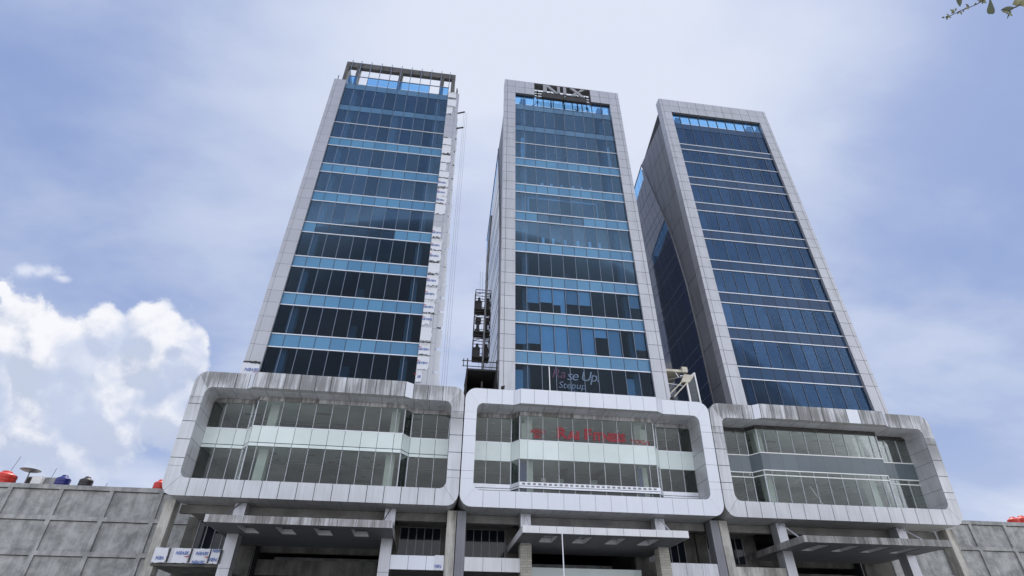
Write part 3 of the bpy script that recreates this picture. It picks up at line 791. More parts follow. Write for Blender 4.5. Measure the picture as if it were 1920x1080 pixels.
for i in range(3):
    X = -20+20*i; rnd = random.Random(40+i)
    for k in range(9):
        x = X+1.6+rnd.random()*16.4; y = 2.8+rnd.random()*6; w = rnd.choice((.6, 1.2))
        B(x, x+w, y, y+.14, 16.90, 16.975).build('ceiling_light_fitting', MT['white_paint'] if i == 1 else MT['joint'], roots[i])
    for k in range(4):
        x = X+2.2+rnd.random()*15; B(x, x+.05+rnd.random()*.5, 7.5, 7.6, 14.65, 16.97).build('partition', MT['int_col'], roots[i])
    MB().tube([(X+1.2, 5.2, 16.75), (X+18.8, 5.2, 16.75)], .11, 8).build('sprinkler_pipe', MT['steel'], roots[i])
    MB().tube([(X+1.2, 4.4, 13.25), (X+18.8, 4.4, 13.25)], .07, 8).build('sprinkler_pipe', MT['steel'], roots[i])
# ---- left building: bare concrete crown frame ----
cr = MB(); yf = .42
cr.box(-16.6, -3.4, yf, yf+.45, 59.8, 60.75)
for x0, x1 in ((-15.25, -14.8), (-10.2, -9.75), (-5.2, -4.75), (-3.85, -3.42), (-16.6, -16.2)): cr.box(x0, x1, yf+.02, yf+.55, 56.3, 59.8)
for x in (-16.55, -3.7):
    cr.box(x, x+.28, yf+.72, 9, 59.6, 60.5)
    for y in (3.2, 8.4): cr.box(x, x+.3, y, y+.35, 53, 59.6)
cr.build('crown_frame', MT['conc_frame'], R0)
cr = MB()
for x, y, z in ((-17.1, .5, 57.9), (-3.1, .9, 58.8), (-3.0, .3, 57.6)): cr.tube([(x, y, 56.3), (x, y, z)], .05, 6)
cr.bar((-2.75, .4, 53.3), (-1.9, .3, 53.6), .12); cr.bar((-2.7, .4, 50.6), (-1.9, .3, 50.8), .12)
cr.build('outrigger_arm', MT['darksteel'], R0)

# ---- left building: protective film still on the right hand column ----
def jag(x0, x1, z0, z1, y, amp, seedv, curl=0.0, nx=10, nz=6):
    rnd = random.Random(seedv); mb = MB(); vs = []
    top = [rnd.uniform(-amp, amp)*.6 for _ in range(nx+1)]; bot = [rnd.uniform(-amp, amp) for _ in range(nx+1)]
    bx = [rnd.uniform(-.02, .07) for _ in range(nz+1)]
    for k in range(nz+1):
        for j in range(nx+1):
            x = x0+(x1-x0)*j/nx; f = k/nz
            z = z0+bot[j]*(1-f)+(z1+top[j]-z0-bot[j]*(1-f))*f
            if j == nx: x -= bx[k]
            yy = y-curl*max(0, f-.75)*4*rnd.uniform(.3, 1)-curl*max(0, .2-f)*4*rnd.uniform(0, 1)-rnd.uniform(0, .012)
            vs.append((x, yy, z))
    fs = [(k*(nx+1)+j, k*(nx+1)+j+1, (k+1)*(nx+1)+j+1, (k+1)*(nx+1)+j) for k in range(nz) for j in range(nx)]
    return mb.add(vs, fs)
def film_text(par, cx_, z, s=.30, rot=0, txt='SEVEN', y=-.06, mark=True, ysc=1.0):
    put_text(text_mb(txt, s, .004, shear=.12, bold=.004), (cx_, y, z), rot).build('lettering', MT['ink_blue'], par)
    if mark:
        a = rad(rot); pts = []
        for px, pz in ((-.42, .17), (-.14, .22), (-.38, .26)):
            pts.append((cx_+px*math.cos(a)-pz*math.sin(a), z+px*math.sin(a)+pz*math.cos(a)))
        MB().prism(pts, y-.004, y, lambda p, q_, d: (p, d, q_)).build('red_mark', MT['ink_red'], par)
z = 18.75; k = 0; rnd = random.Random(3)
while z < 55.6:
    h = rnd.uniform(.95, 1.35)
    skip = (19.8 > z > 19.0) or (34.2 < z < 35.9) or (z > 48.2 and z < 51.2)
    if not skip:
        x1 = -2.95 - (.12 if rnd.random() < .5 else 0)
        if z < 19: x1 = -3.5
        f = jag(-4.0, x1-(.25 if k % 7 == 4 else 0), z, z+h, -.035, .10 if z > 24 else .05, k, curl=rnd.choice((0.02, .09, .2)))
        fo = f.build('protective_film', MT['film'], R0)
        if z < 41 and k % 5 != 3: film_text(fo, -3.62 if z > 19 else -3.75, z+h*.48, .29, 0, 'SEVEN' if z > 19 else 'SE', y=-.07)
        if rnd.random() < .55:
            jag(-4.02, rnd.uniform(-3.5, -3.0), z+h+.0, z+h+rnd.uniform(.1, .24), -.05, .12, k+100, curl=.05, nz=2).build('torn_edge', MT['joint'], fo)
    z += h+rnd.choice((.05, .12, .28)); k += 1
# loose return cladding behind that column
z = 18.6; k = 0
while z < 52:
    h = rnd.uniform(1.2, 2.2); f = (z-18)/34
    w = .50*(1-f)+.14 + rnd.uniform(-.05, .05)
    jag(-2.74, -2.74+w, z, z+h, .62, .08, 300+k, curl=.05, nx=4).build('loose_side_sheet', MT['film'], R0)
    if rnd.random() < .6: B(-2.74, -2.74+w*.7, .66, .7, z+h-.05, z+h+.3).build('dark_gap', MT['joint'], R0)
    z += h+rnd.uniform(.02, .25); k += 1
# film at the foot of the left hand column, printed upside down
f = jag(-17.3, -15.98, 18.1, 19.55, -.04, .05, 900); fo = f.build('protective_film', MT['film'], R0)
film_text(fo, -16.5, 18.95, .36, 180, y=-.07); film_text(fo, -16.7, 18.3, .36, 180, y=-.07, mark=False)
jag(-17.28, -15.98, 19.5, 19.66, -.06, .07, 901, nz=2).build('torn_edge', MT['joint'], fo)
# film-wrapped band in the left bay of the left building
bd = MB(); bd.box(-19.45, -15.36, 1.2, 1.5, 5.63, 6.5); bo = bd.build('balcony_band', MT['tower_clad'], R0)
B(-19.5, -15.4, 1.3, 6, 5.45, 5.6).build('balcony_slab', MT['conc_dark'], bo)
for n_, (x0, x1, t_, r_) in enumerate(((-19.45, -18.6, 'VEN', 180), (-18.25, -17.25, 'SEVEN', 180), (-17.0, -16.05, 'SEVEN', 180), (-15.95, -15.4, 'VEN', 180))):
    fo = jag(x0, x1, 5.63, 6.5, 1.16, .03, 950+n_, curl=.02).build('protective_film', MT['film'], R0)
    film_text(fo, (x0+x1)/2+.05, 6.22 if n_ in (1, 2) else (5.9 if n_ == 0 else 6.4), .27, r_, t_, y=1.10, mark=n_ in (1, 2))
    if n_ == 2: film_text(fo, (x0+x1)/2-.05, 5.7, .27, 180, 'SEVEN', y=1.10, mark=False)
    if n_ == 3: film_text(fo, (x0+x1)/2-.05, 5.85, .27, 0, 'VEN', y=1.10, mark=False)
    B(x1+.02, x1+.1, 1.14, 1.19, 5.66, 6.48).build('dark_gap', MT['joint'], fo)
fo = jag(-1.35, -.72, 5.62, 6.55, 1.42, .015, 970).build('protective_film', MT['film'], R0)
film_text(fo, -1.12, 5.85, .26, 0, 'VEN', y=1.38, mark=False)

# ---- middle building: blinds, displays, roof sign ----
def blind(j0, z0, z1, zt_): return None
xs = [4.05] + MUL + [15.97]
def blinds(cells, zlo, zhi):
    for j, f in cells:
        B(xs[j]+.05, xs[j+1]-.05, YG+.16, YG+.18, zhi-(zhi-zlo)*f, zhi-.02).build('roller_blind', MT['blind'], R1)
blinds([(1, .60), (2, .55), (3, .62), (4, .55), (5, .55), (9, .5)], 26.46, 29.28)
blinds([(0, .72), (1, .68), (2, 1), (3, 1), (4, 1), (5, 1), (6, .3), (7, 1), (9, .65)], 22.42, 25.24)
B(xs[3]+.75, xs[4]-.05, YG+.2, YG+.22, 26.5, 27.6).build('roller_blind', MT['blind'], R1)
B(4.15, 5.1, .8, .82, 18.7, 20.9).build('roller_blind', MT['blind'], R1)
B(13.9, 15.0, .8, .82, 18.6, 20.7).build('roller_blind', MT['blind'], R1)
B(6.95, 7.02, YG-.06, YG+.0, 18.1, 21.1).build('white_post', MT['white_paint'], R1)
def bracket(xc, z, w, h, y=.7, t=.28):
    m_ = MB(); m_.box(xc-w/2, xc-w/2+t, y, y+.05, z, z+h); m_.box(xc+w/2-t, xc+w/2, y, y+.05, z, z+h)
    m_.box(xc-w/2+t, xc-w/2+t+.25, y, y+.05, z, z+t*.8); m_.box(xc+w/2-t-.25, xc+w/2-t, y, y+.05, z, z+t*.8)
    m_.build('window_display', MT['blind'], R1)
for xc, w in ((7.5, 1.3), (9.9, 1.6), (12.3, 1.3)): bracket(xc, 34.75, w, 1.0)
for xc, w in ((7.6, 1.3), (9.9, 1.6), (12.0, 1.3)): bracket(xc, 42.75, w, .8)
m_ = MB(); m_.box(5.45, 13.0, .62, .68, 41.0, 41.14); m_.box(5.45, 5.6, .62, .68, 38.7, 41.0); m_.box(12.9, 13.0, .62, .68, 38.7, 41.0)
m_.build('inner_frame', MT['blind'], R1)
for x in (4.75, 14.9): B(x, x+.4, .62, .68, 46.8, 50.6).build('window_strip', MT['blind'], R1)
for x, z in [(6.6+.95*k+.2*(r_ % 2), 48.2+1.1*r_) for r_ in range(3) for k in range(7)]:
    MB().lathe((x, 2.4, z), [(.05, 0), (.11, .03), (.05, .06)], 8).build('ceiling_lamp', MT['blind'], R1)
# crown behind the sign
cb_ = MB()
for z in (58.75, 59.25, 59.75): cb_.box(6.4, 13.65, .75, .85, z, z+.22)
for x in (6.9, 8.6, 10.3, 12.0, 13.2): cb_.box(x, x+.14, .86, 1.0, 56.4, 60.3)
cb_.build('sign_backing_frame', MT['conc_frame'], R1)
br_ = MB()
for a, c in (((4.9, .8, 58.2), (4.35, 2.6, 56.3)), ((5.6, .8, 56.4), (6.9, 1.4, 58.3)), ((12.8, .8, 56.4), (11.9, 1.5, 58.2)), ((13.2, .8, 58.2), (14.2, 1.6, 56.4)), ((15.3, .8, 58.2), (15.6, 3, 56.4))): br_.bar(a, c, .09)
br_.build('roof_brace', MT['steel'], R1)
sg = empty('roof_sign', (10, -.2, 58.6), 'big grey metal letters spelling NIX on the crown of the middle tower', 'sign')
def letter(polys):
    m_ = MB()
    for pl in polys: m_.prism(pl, .0, .16, lambda p, q_, d: (p, d, q_))
    return m_.build('letter', MT['letter'], sg)
zl, zh = 58.95, 60.42
letter([[(7.55, zl), (8.02, zl), (8.02, zh), (7.55, zh)], [(8.021, zh), (8.3, zh), (9.5, zl), (9.15, zl), (8.021, 60.12)], [(9.36, 59.2), (9.7, zl), (9.7, zh), (9.36, zh)]])
letter([[(10.12, zl-.05), (10.5, zl-.05), (10.5, zh), (10.12, zh)]])
letter([[(11.0, zh), (11.5, zh), (12.9, zl-.1), (12.4, zl-.1)], [(12.45, zh), (12.95, zh), (12.15, 59.78), (11.92, 59.72)], [(11.66, 59.62), (11.9, 59.5), (11.45, zl-.1), (10.95, zl-.1)]])
ms = MB()
for k in range(8): ms.bar((7.3+.75*k, -.5, 57.3), (7.6+.75*k, .3, 58.3), .08)
ms.box(7.25, 9.9, -.5, -.15, 57.15, 57.95); ms.box(10.2, 12.85, -.5, -.15, 57.1, 57.85); ms.box(9.95, 10.12, -.4, .1, 57.2, 58.0); ms.box(6.6, 13.4, -.1, 0, 57.35, 57.75)
for x in (7.5, 8.7, 11.2, 12.5): ms.bar((x, -.4, 57.8), (x, .3, 58.6), .07)
place(ms, 'work_cradle', MT['darksteel'], 'dark steel work cradle hung right below the roof letters', 'cradle', (10, -.7, 57.5))
# window letterings
sc = empty('window_script', (8.6, .2, 18.6), 'pale handwritten slogan on the lowest glass of the middle tower', 'lettering')
put_text(text_mb('se Up.', 1.3, .006, shear=.25, bold=.0, space=.85), (9.85, YG-.05, 20.35), 0).build('script_line', MT['sign_white'], sc)
put_text(text_mb('Ra', 1.2, .006, shear=.25), (7.75, YG-.05, 20.45), 0).build('script_line', plain('faded_red', (.07, .03, .07), .6), sc)
put_text(text_mb('Stepup', .85, .006, shear=.25), (8.85, YG-.05, 19.45), 0).build('script_line', MT['sign_white'], sc)
put_text(text_mb('the dance', .6, .006, shear=.25), (9.9, YG-.05, 18.85), 0).build('script_line', MT['sign_white'], sc)
ft = empty('fitness_sign', (10.2, .9, 14.8), 'red RAI FITNESS letters in the upper podium window of the middle building', 'sign')
q1 = lambda x, o, z: sh(x, o, z)
oF = 1.183
put_text(text_mb('R', 1.15, .01, bold=.055), (7.85, oF, 15.45), tf=q1, sx=1.15).build('letters', MT['sign_red'], ft)
put_text(text_mb('AI', .85, .01, bold=.05), (8.85, oF, 15.32), tf=q1, sx=1.2).build('letters', MT['sign_red'], ft)
put_text(text_mb('F', 1.15, .01, bold=.055), (10.0, oF, 15.45), tf=q1, sx=1.15).build('letters', MT['sign_red'], ft)
put_text(text_mb('ITNESS', .85, .01, bold=.045), (11.75, oF, 15.32), tf=q1, sx=1.02).build('letters', MT['sign_red'], ft)
a_ = put_text(text_mb('AERO', .45, .01, bold=.015), (5.95, oF, 15.5), tf=q1).build('aerobic_sign', MT['sign_red']); tag(a_, 'small red two-line lettering left of the fitness letters', 'sign')
put_text(text_mb('BIC', .38, .01, bold=.015), (5.95, oF, 15.1), tf=q1).build('second_line', MT['sign_red'], a_)
a_['org'] = (0, 0, 0)
y_ = put_text(text_mb('YOGA', .5, .01, bold=.01), (14.3, oF, 15.08), tf=q1, sx=1.1).build('yoga_sign', MT['sign_red']); tag(y_, 'small red YOGA lettering by the right podium column of the middle building', 'sign')
B(4.72, 5.12, 1.1, 1.15, 14.85, 16.3).build('white_banner', MT['white_paint'], R1)
B(14.55, 15.05, 1.15, 1.2, 14.85, 16.35).build('white_banner', MT['white_paint'], R1)
B(4.62, 5.12, 1.35, 1.4, 10.7, 13.3).build('blue_panel', MT['purple'], R1)
B(14.15, 14.5, 1.6, 1.65, 10.7, 13.3).build('blue_panel', MT['purple'], R1)
for x in (6.4, 8.8, 11.2, 13.4): MB().lathe((x, 3.4, 16.9), [(.05, -.04), (.26, -.03), (.26, .06), (.05, .07)], 16).build('ceiling_lamp', MT['white_paint'], R1)
for x in (2.6, 17.4): MB().lathe((x, 3.2, 16.9), [(.05, -.04), (.22, -.03), (.22, .06), (.05, .07)], 16).build('ceiling_lamp', MT['white_paint'], R1)
for x, w in ((8.2, .5), (11.0, .5), (6.8, .4)): B(x, x+w, 4.2, 4.8, 12.6, 12.95).build('ceiling_unit', MT['white_paint'], R1)
for x in (8.4, 11.4): B(x, x+.35, 3.0, 5.2, 13.2, 13.45).build('ceiling_duct', MT['joint'], R1)
rl = MB(); p_ = [(1.0, 1.93), (3.9, 1.93), (4.5, 1.0), (15.5, 1.0), (16.1, 1.93), (19.0, 1.93)]
for (a, oa), (c, oc2) in zip(p_, p_[1:]):
    for z0, z1, th in ((11.34, 11.62, .02), (11.18, 11.30, .1)):
        vs = [sh(a, oa, z0), sh(c, oc2, z0), sh(c, oc2, z1), sh(a, oa, z1)]; vs += [(x, y+th, z_) for x, y, z_ in vs]
        rl.add(vs, [(0, 1, 2, 3), (7, 6, 5, 4), (0, 4, 5, 1), (1, 5, 6, 2), (2, 6, 7, 3), (3, 7, 4, 0)])
ro_ = rl.build('light_rail', MT['alu'], R1)
dt = MB()
for k in range(26):
    x = 4.7+.41*k; dt.box(x, x+.22, .965, .985, 11.42, 11.55, tf=sh)
dt.build('rail_slots', MT['steel'], ro_)
# ceiling recesses in the left podium, dark
rnd = random.Random(11)
for k in range(26):
    x = -15.0+rnd.random()*10.6; y = 2.6+rnd.random()*8.5
    w = rnd.choice((.45, .6)); B(x, x+w, y, y+.16, 13.44, 13.475).build('ceiling_slot', MT['joint'], R0)
# right podium: dark partition behind lower glass, leaning white pole, bits on the floor
B(21.5, 38.5, 6.0, 6.1, 10.6, 12.6).build('dark_partition', MT['joint'], R2)
for k in range(7): B(21.2+2.5*k, 21.3+2.5*k, 1.7, 12.5, 13.22, 13.44).build('ceiling_beam', MT['ceil_pod'], R2)
MB().bar((28.9, 1.9, 12.6), (29.6, 1.7, 10.9), .07).build('leaning_tube', MT['white_paint'], R2)
for x, w in ((29.6, .35), (30.3, .3), (27.6, .3)): B(x, x+w, 1.7, 2.0, 10.6, 11.15).build('paint_tub', MT['int_col'], R2)

# ---- entrance of the middle building
B(5.5, 14.4, 4.2, 4.25, 4.0, 6.35).build('entrance_glazing', MT['spandrel_mint'], R1)
# ------------------------------------------------------------------ boundary walls of precast concrete
def precast(name, x0, x1, y, ztop_, ribs, ledges, label, mat, zrow):
    m_ = MB(); m_.box(x0, x1, y, y+.3, GZ, ztop_)
    o_ = place(m_, name, mat, label, 'concrete wall', ((x0+x1)/2, y, GZ))
    rb_ = MB()
    for x in ribs: rb_.box(x-.17, x+.17, y-.16, y-.003, GZ, ztop_-.35)
    rb_.build('rib', mat, o_)
    lb = MB(); xs_ = [x0] + sorted(ribs) + [x1]
    for a, c in zip(xs_, xs_[1:]):
        for z0, z1 in ledges: lb.box(a+.172, c-.172, y-.17, y-.003, z0, z1)
    lb.build('ledge', mat, o_)
    gb = MB()  # dark strips painting in the shadow under ledges and coping
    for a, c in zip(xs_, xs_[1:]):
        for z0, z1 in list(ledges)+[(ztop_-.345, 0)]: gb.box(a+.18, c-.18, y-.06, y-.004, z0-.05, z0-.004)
    gb.build('painted_ledge_shadow', MT['joint'], o_)
    cp_ = MB(); cp_.box(x0, x1, y-.2, y+.36, ztop_-.345, ztop_+.004); cp_.build('coping', mat, o_)
    return o_
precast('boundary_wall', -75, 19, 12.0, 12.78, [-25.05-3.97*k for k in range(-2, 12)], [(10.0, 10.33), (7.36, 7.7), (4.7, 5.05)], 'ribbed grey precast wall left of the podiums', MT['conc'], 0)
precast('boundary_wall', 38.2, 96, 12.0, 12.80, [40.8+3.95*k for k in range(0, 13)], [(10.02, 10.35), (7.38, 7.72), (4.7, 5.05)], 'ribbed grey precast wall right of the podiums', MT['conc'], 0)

# ------------------------------------------------------------------ roof top things behind the walls
def tank(x, y, z, r, h, mat, label, group='water tanks'):
    r *= .93; h *= .95
    prof = [(r*.96, 0)]
    for k in range(5): zz = h*.72*(k+.5)/5; prof += [(r, zz-.06), (r*.965, zz), (r, zz+.06)]
    prof += [(r*.99, h*.80), (r*.93, h*.83), (r*.6, h*.90), (r*.5, h*.93)]
    t_ = empty('water_tank', (x, y, z), label, 'water tank', group)
    MB().lathe((x, y, z), prof, 28).build('tank_body', mat, t_)
    MB().lathe((x, y, z+h*.92), [(r*.42, 0), (r*.42, h*.06), (r*.3, h*.09)], 20).build('lid', mat, t_, smooth=True)
    MB().lathe((x, y, GZ), [(r*.9, 0), (r*.9, z-GZ)], 12).build('stand', MT['conc'], t_)
    return t_
tank(-39.0, 13.6, 12.3, .95, 1.95, MT['tank_red'], 'red water tank at the far left end of the wall')
tank(-34.25, 13.6, 12.3, .62, 1.8, MT['tank_blue'], 'dark blue water tank standing behind the left wall')
tank(-32.35, 13.6, 12.3, .58, 1.75, MT['tank_black'], 'black water tank right of the blue one')
tank(-26.2, 13.6, 12.3, .55, 1.75, MT['tank_red'], 'red water tank beside the left podium corner')
tank(60.0, 13.6, 12.3, .6, 1.55, MT['tank_red'], 'left one of the two red water tanks over the right wall')
tank(61.35, 13.8, 12.4, .7, 1.65, MT['tank_red'], 'right one of the two red water tanks over the right wall')
dsh = MB(); n = 20
dsh.lathe((-37.9, 14.6, 14.55), [(.82, .06), (.6, -.04), (.3, -.10), (.07, -.14), (.07, -.18)], 24)
dsh.tube([(-37.9, 14.6, 14.4), (-37.9, 14.9, 11.5)], .05)
dsh.tube([(-37.9, 14.9, 11.5), (-37.9, 14.9, GZ)], .1)
place(dsh, 'satellite_dish', MT['steel'], 'flat grey satellite dish above the far left tank', 'satellite dish', (-37.9, 14.6, GZ))
rh = empty('roof_house', (-36.2, 15.5, GZ), 'small grey lean-to roof structure between the red and blue tanks', 'shed')
MB().prism([(-38.2, GZ), (-34.6, GZ), (-34.6, 13.3), (-35.6, 14.15), (-38.2, 14.15)], 15, 18, lambda p, q_, d: (p, d, q_)).build('shed_wall', MT['conc'], rh)
B(-38.0, -37.6, 14.85, 14.98, 13.1, 14.0).build('dark_opening', MT['joint'], rh)
acu = B(-37.4, -36.6, 14.5, 14.95, 13.2, 14.1); acu = place(acu, 'air_conditioner', MT['white_paint'], 'small white outdoor unit on the shed behind the left wall', 'air conditioner', (-37, 14.7, 13.2))
for n_, (x, z0, z1, dx) in enumerate(((-39.1, 14.2, 15.6, .25), (-35.6, 13.5, 14.7, .12), (-30.9, 12.8, 13.6, .1))):
    place(MB().tube([(x, 14, GZ), (x, 14, z0), (x+dx, 14, z1)], .025, 5), 'antenna_rod', MT['steel'], ['thin rod sticking up at the left picture edge', 'thin rod rising from the shed roof', 'thin rod right of the black tank'][n_], 'antenna', (x, 14, GZ), 'antenna rods')

# ------------------------------------------------------------------ between left and middle tower
shd = empty('roof_shelter', (1.4, 3, 18.2), 'black open shelter on the podium left of the middle tower', 'shelter')
B(.15, 2.68, 1.6, 5, 18.15, 18.8).build('low_wall', MT['conc_soffit'], shd)
B(.2, 2.68, 4.9, 5, 18.8, 21.2).build('back_panel', MT['black'], shd)
B(.1, 2.68, 1.55, 5, 20.95, 21.1).build('roof', MT['joint'], shd)
B(2.58, 2.68, 1.6, 4.9, 18.8, 20.95).build('side_panel', MT['joint'], shd); B(.15, .2, 2.2, 4.9, 18.8, 20.95).build('side_panel', MT['joint'], shd)
m_ = MB()
for x in (.14, 2.66): m_.tube([(x, 1.5, 18.2), (x, 1.5, 22.0)], .05, 6)
m_.tube([(-.35, 1.45, 21.75), (2.75, 1.45, 21.75)], .04, 6); m_.tube([(-.3, 1.45, 21.25), (2.75, 1.45, 21.25)], .035, 6); m_.tube([(-.2, 1.45, 21.2), (-.2, 1.45, 21.95)], .035, 6)
m_.tube([(.14, 1.5, 21.0), (.0, 1.5, 18.3)], .07, 6)
m_.build('tube_rail', MT['darksteel'], shd)
cages = []
def cage(zc, label, var):
    c_ = empty('equipment_cage', (1.45, 4, zc), label, 'steel cage', 'stacked steel cages on the mast')
    f_ = MB(); x0, x1, y0, y1, z0, z1 = .68, 2.2, 3.9, 5.0, zc, zc+2.2
    for x in (x0, x1):
        for y in (y0, y1): f_.bar((x, y, z0), (x, y, z1), .055)
    for z_ in (z0, z0+.85, z1-.35, z1):
        for y in (y0, y1): f_.bar((x0, y, z_), (x1, y, z_), .05)
        for x in (x0, x1): f_.bar((x, y0, z_), (x, y1, z_), .05)
    f_.bar((x0, y0, z1-.6), (1.45, y0, z1-.3), .05); f_.bar((1.45, y0, z1-.3), (x1, y0, z1-.6), .05)
    f_.build('cage_frame', MT['darksteel'], c_)
    B(x0, x1, y0-.02, y1, z0-.1, z0-.03).build('cage_floor', MT['darksteel'], c_)
    for n_, x in enumerate((.72, 1.62)):
        u = MB(); w = .52 if n_ else .62
        if var == 1: u.box(x+.08, x+w, 4.2, 4.8, zc+1.25, zc+1.75); u.box(x+.2, x+w-.15, 4.3, 4.7, zc+.2, zc+1.25); u.lathe((x+w/2, 4.5, zc+.05), [(.1, 0), (.24, .15), (.24, .4), (.1, .5)], 10)
        else: u.box(x, x+w, 4.05, 4.8, zc, zc+1.0); u.lathe((x+w/2+.05, 4.4, zc+1.0), [(.2, 0), (.2, .2), (.12, .3), (.12, .55), (.03, .6)], 10)
        u.build('machine', MT['darksteel'], c_)
cage(28.75, 'top cage with dark machines on the mast left of the middle tower', 0)
cage(26.2, 'middle cage with dark machines on the mast left of the middle tower', 1)
cage(23.55, 'bottom cage with dark machines resting over the black shelter', 0)
place(MB().tube([(1.62, 3.72, 18.2), (1.62, 3.72, 23), (1.72, 3.72, 34), (1.82, 3.72, 38.5), (1.95, 3.72, 40.8)], .11, 10), 'steel_mast', MT['steel'], 'tall grey mast carrying the cages left of the middle tower', 'mast', (1.62, 3.72, 18.2), smooth=True)
for k, x in enumerate((-2.0, -1.82, -1.62, .2, .45)):
    a = (x, .3, 53.5) if k < 3 else (x+.9, 5.0, 34); b_ = (x+.1, .5, 18.3) if k < 3 else (x+1.2, 5.0, 22)
    place(MB().tube([a, ((a[0]+b_[0])/2-.03, a[1], (a[2]+b_[2])/2), b_], .012, 5), 'hoist_rope', MT['steel'],
          ['hoist rope hanging nearest the film-wrapped column of the left tower', 'middle one of the three hoist ropes beside the left tower', 'hoist rope hanging farthest from the left tower', 'thin stay wire next to the cage mast', 'thin stay wire nearest the middle tower side'][k], 'rope', a, 'hoist ropes by the left tower' if k < 3 else 'stay wires by the mast')
for x, y, t_ in ((2.95, -.75, 'small dark floodlight at the foot of the left column of the middle tower'), (17.0, -.75, 'small dark floodlight at the foot of the right column of the middle tower')):
    f_ = MB(); f_.box(x-.13, x+.13, y-.1, y+.12, 18.34, 18.5); f_.bar((x, y, 18.2), (x, y, 18.36), .05); f_.bar((x-.15, y-.15, 18.45), (x+.15, y-.15, 18.52), .06)
    place(f_, 'floodlight', MT['darksteel'], t_, 'floodlight', (x, y, 18.22), 'floodlights on the podium edge')
# ------------------------------------------------------------------ lean-to between middle and right tower
ln = empty('lean_to', (19, 2.5, 18.2), 'cream framed lean-to with glass screen right of the middle tower', 'lean-to')
B(17.35, 19.3, 1.2, 5.5, 21.95, 22.05).build('roof_sheet', MT['awning'], ln)
B(17.3, 19.35, 1.1, 1.2, 21.9, 22.12).build('fascia', MT['awning'], ln)
B(19.25, 19.75, .95, 1.25, 21.85, 22.35).build('gutter_end', MT['awning'], ln)
m_ = MB(); m_.bar((19.1, 1.3, 21.6), (20.4, 1.3, 21.75), .08); m_.bar((17.4, 2.2, 21.3), (19.6, 2.2, 21.1), .1); m_.bar((17.4, 3.2, 21.7), (19.4, 1.4, 21.6), .07); m_.bar((18.7, 1.25, 21.9), (18.9, 1.2, 21.4), .06)
m_.build('truss_bar', MT['alu'], ln)
vs = [(20.35, 1.0, 21.55), (19.35, 1.0, 21.6), (17.9, 1.0, 19.3), (18.15, 1.0, 18.9), (19.6, 1.0, 21.1)]
MB().prism([(19.35, 21.65), (20.3, 21.6), (19.75, 20.9), (19.0, 20.9)], 1.0, 1.3, lambda p, q_, d: (p, d, q_)).build('awning_flap', MT['awning'], ln)
m_ = MB(); m_.bar((19.1, 1.2, 20.95), (17.4, 1.2, 19.35), .3, .1); m_.bar((19.5, 1.1, 20.85), (17.6, 1.1, 18.95), .28, .1)
m_.build('awning_arm', MT['awning'], ln)
m_ = MB(); m_.bar((19.5, 1.1, 20.9), (19.52, 1.1, 18.3), .14); m_.bar((20.35, 1.0, 21.85), (20.38, 1.0, 18.3), .1); m_.bar((19.95, 1.05, 21.5), (20.35, 1.0, 21.85), .08)
m_.build('post', MT['white_paint'], ln)
B(19.6, 20.32, 1.05, 1.07, 18.4, 21.5).build('glass_screen', MT['glass_podium'], ln)
B(17.35, 19.45, 1.5, 1.53, 18.3, 19.1).build('low_glass', MT['glass_podium'], ln)
B(17.35, 19.5, 4.9, 5.0, 18.2, 22).build('dark_back', MT['joint'], ln)

# ------------------------------------------------------------------ flagpole
fp = empty('flagpole', (6.85, -2.55, GZ), 'thin white pole in front of the middle canopy', 'pole')
MB().tube([(6.85, -2.55, GZ+.25), (6.82, -2.55, 7.47)], [.045, .035], 10).build('shaft', MT['white_paint'], fp, smooth=True)
B(6.6, 7.1, -2.8, -2.3, GZ, GZ+.25).build('plinth', MT['conc_soffit'], fp)

# ------------------------------------------------------------------ twig close to the lens
tw = empty('tree_branch', (2.3, -39.0, 4.1), 'leafy twig tip entering at the top right corner', 'branch')
MB().tube([(2.6, -39.02, 4.35), (2.2, -39.02, 4.2), (2.0, -38.98, 4.12), (1.904, -38.96, 4.05), (1.86, -38.93, 4.02), (1.82, -38.92, 4.0), (1.76, -38.89, 3.985)], [.008, .006, .005, .004, .0035, .003, .002], 6).build('twig', MT['bark'], tw)
MB().tube([(1.80, -38.91, 3.997), (1.737, -38.888, 3.975), (1.68, -38.86, 3.95), (1.62, -38.84, 3.935)], [.003, .003, .003, .002], 6).build('twig', MT['bark'], tw)
MB().tube([(2.45, -39.0, 4.12), (2.3, -38.98, 4.06), (2.18, -38.97, 4.02), (2.10, -38.94, 3.99), (2.075, -38.92, 3.955)], [.006, .005, .005, .004, .003], 6).build('twig', MT['bark'], tw)
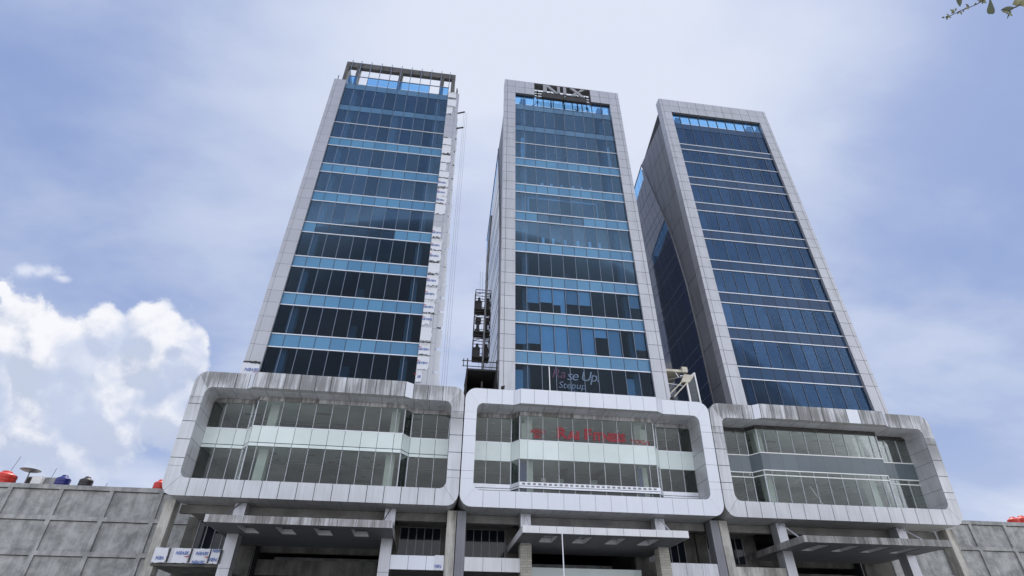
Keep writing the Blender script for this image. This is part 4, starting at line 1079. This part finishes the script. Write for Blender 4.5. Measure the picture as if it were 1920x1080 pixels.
def leaf(base, tip, w, mat, obov=False):
    b_, t_ = Vector(base), Vector(tip); d = t_-b_; v = Vector((.11, .81, .57)); s_ = d.cross(v).normalized()
    prof = [(0, .02), (.15, .22 if not obov else .12), (.35, .75 if not obov else .35), (.55, 1 if not obov else .65), (.75, .8 if not obov else .95), (.9, .4 if not obov else .95), (1, .0 if not obov else .5)]
    vs = []
    for f_, k_ in prof:
        c_ = b_+d*f_-v*.006*math.sin(f_*3.1)
        vs += [c_-s_*w*k_*.5+v*.004, c_, c_+s_*w*k_*.5+v*.004]
    fs = []
    for k_ in range(len(prof)-1):
        for j in (0, 1): a = k_*3+j; fs.append((a, a+1, a+4, a+3))
    MB().add(vs, fs).build('leaf', mat, tw, smooth=True)
C0 = Vector((-1.794, -40.514, 0))
leaf((1.71, -38.96, 4.10), (1.735, -38.905, 4.0), .045, MT['leaf'])
leaf((1.955, -38.975, 4.08), (1.962, -38.905, 3.955), .062, MT['leaf'], True)
leaf((2.16, -38.955, 4.01), (2.035, -38.93, 3.985), .035, MT['leaf'])
leaf((2.11, -38.95, 4.0), (2.085, -38.90, 3.93), .014, MT['leaf'])
leaf((2.22, -38.99, 4.07), (2.12, -38.965, 4.02), .06, MT['leaf_young'])
leaf((2.3, -39.0, 4.06), (2.17, -38.97, 4.015), .06, MT['leaf_young'])
rnd = random.Random(5)
for bx, by, bz in ((1.62, -38.84, 3.935), (1.64, -38.85, 3.945), (1.66, -38.855, 3.95), (1.69, -38.87, 3.96), (1.70, -38.88, 3.97), (1.73, -38.885, 3.975), (1.76, -38.895, 3.985), (1.80, -38.91, 3.995), (1.79, -38.91, 4.0), (1.85, -38.93, 4.02), (1.9, -38.95, 4.04), (1.93, -38.96, 4.06), (1.89, -38.95, 4.03), (2.1, -38.94, 3.985), (2.09, -38.93, 3.97), (2.08, -38.925, 3.96)):
    for _ in range(2):
        leaf((bx, by, bz), (bx+rnd.uniform(-.035, .035), by+rnd.uniform(-.02, .02), bz+rnd.uniform(-.03, .03)), .016, rnd.choice((MT['leaf_young'], MT['leaf_young'], MT['leaf'])))

for o in bpy.data.objects:
    if 'org' in o: del o['org']
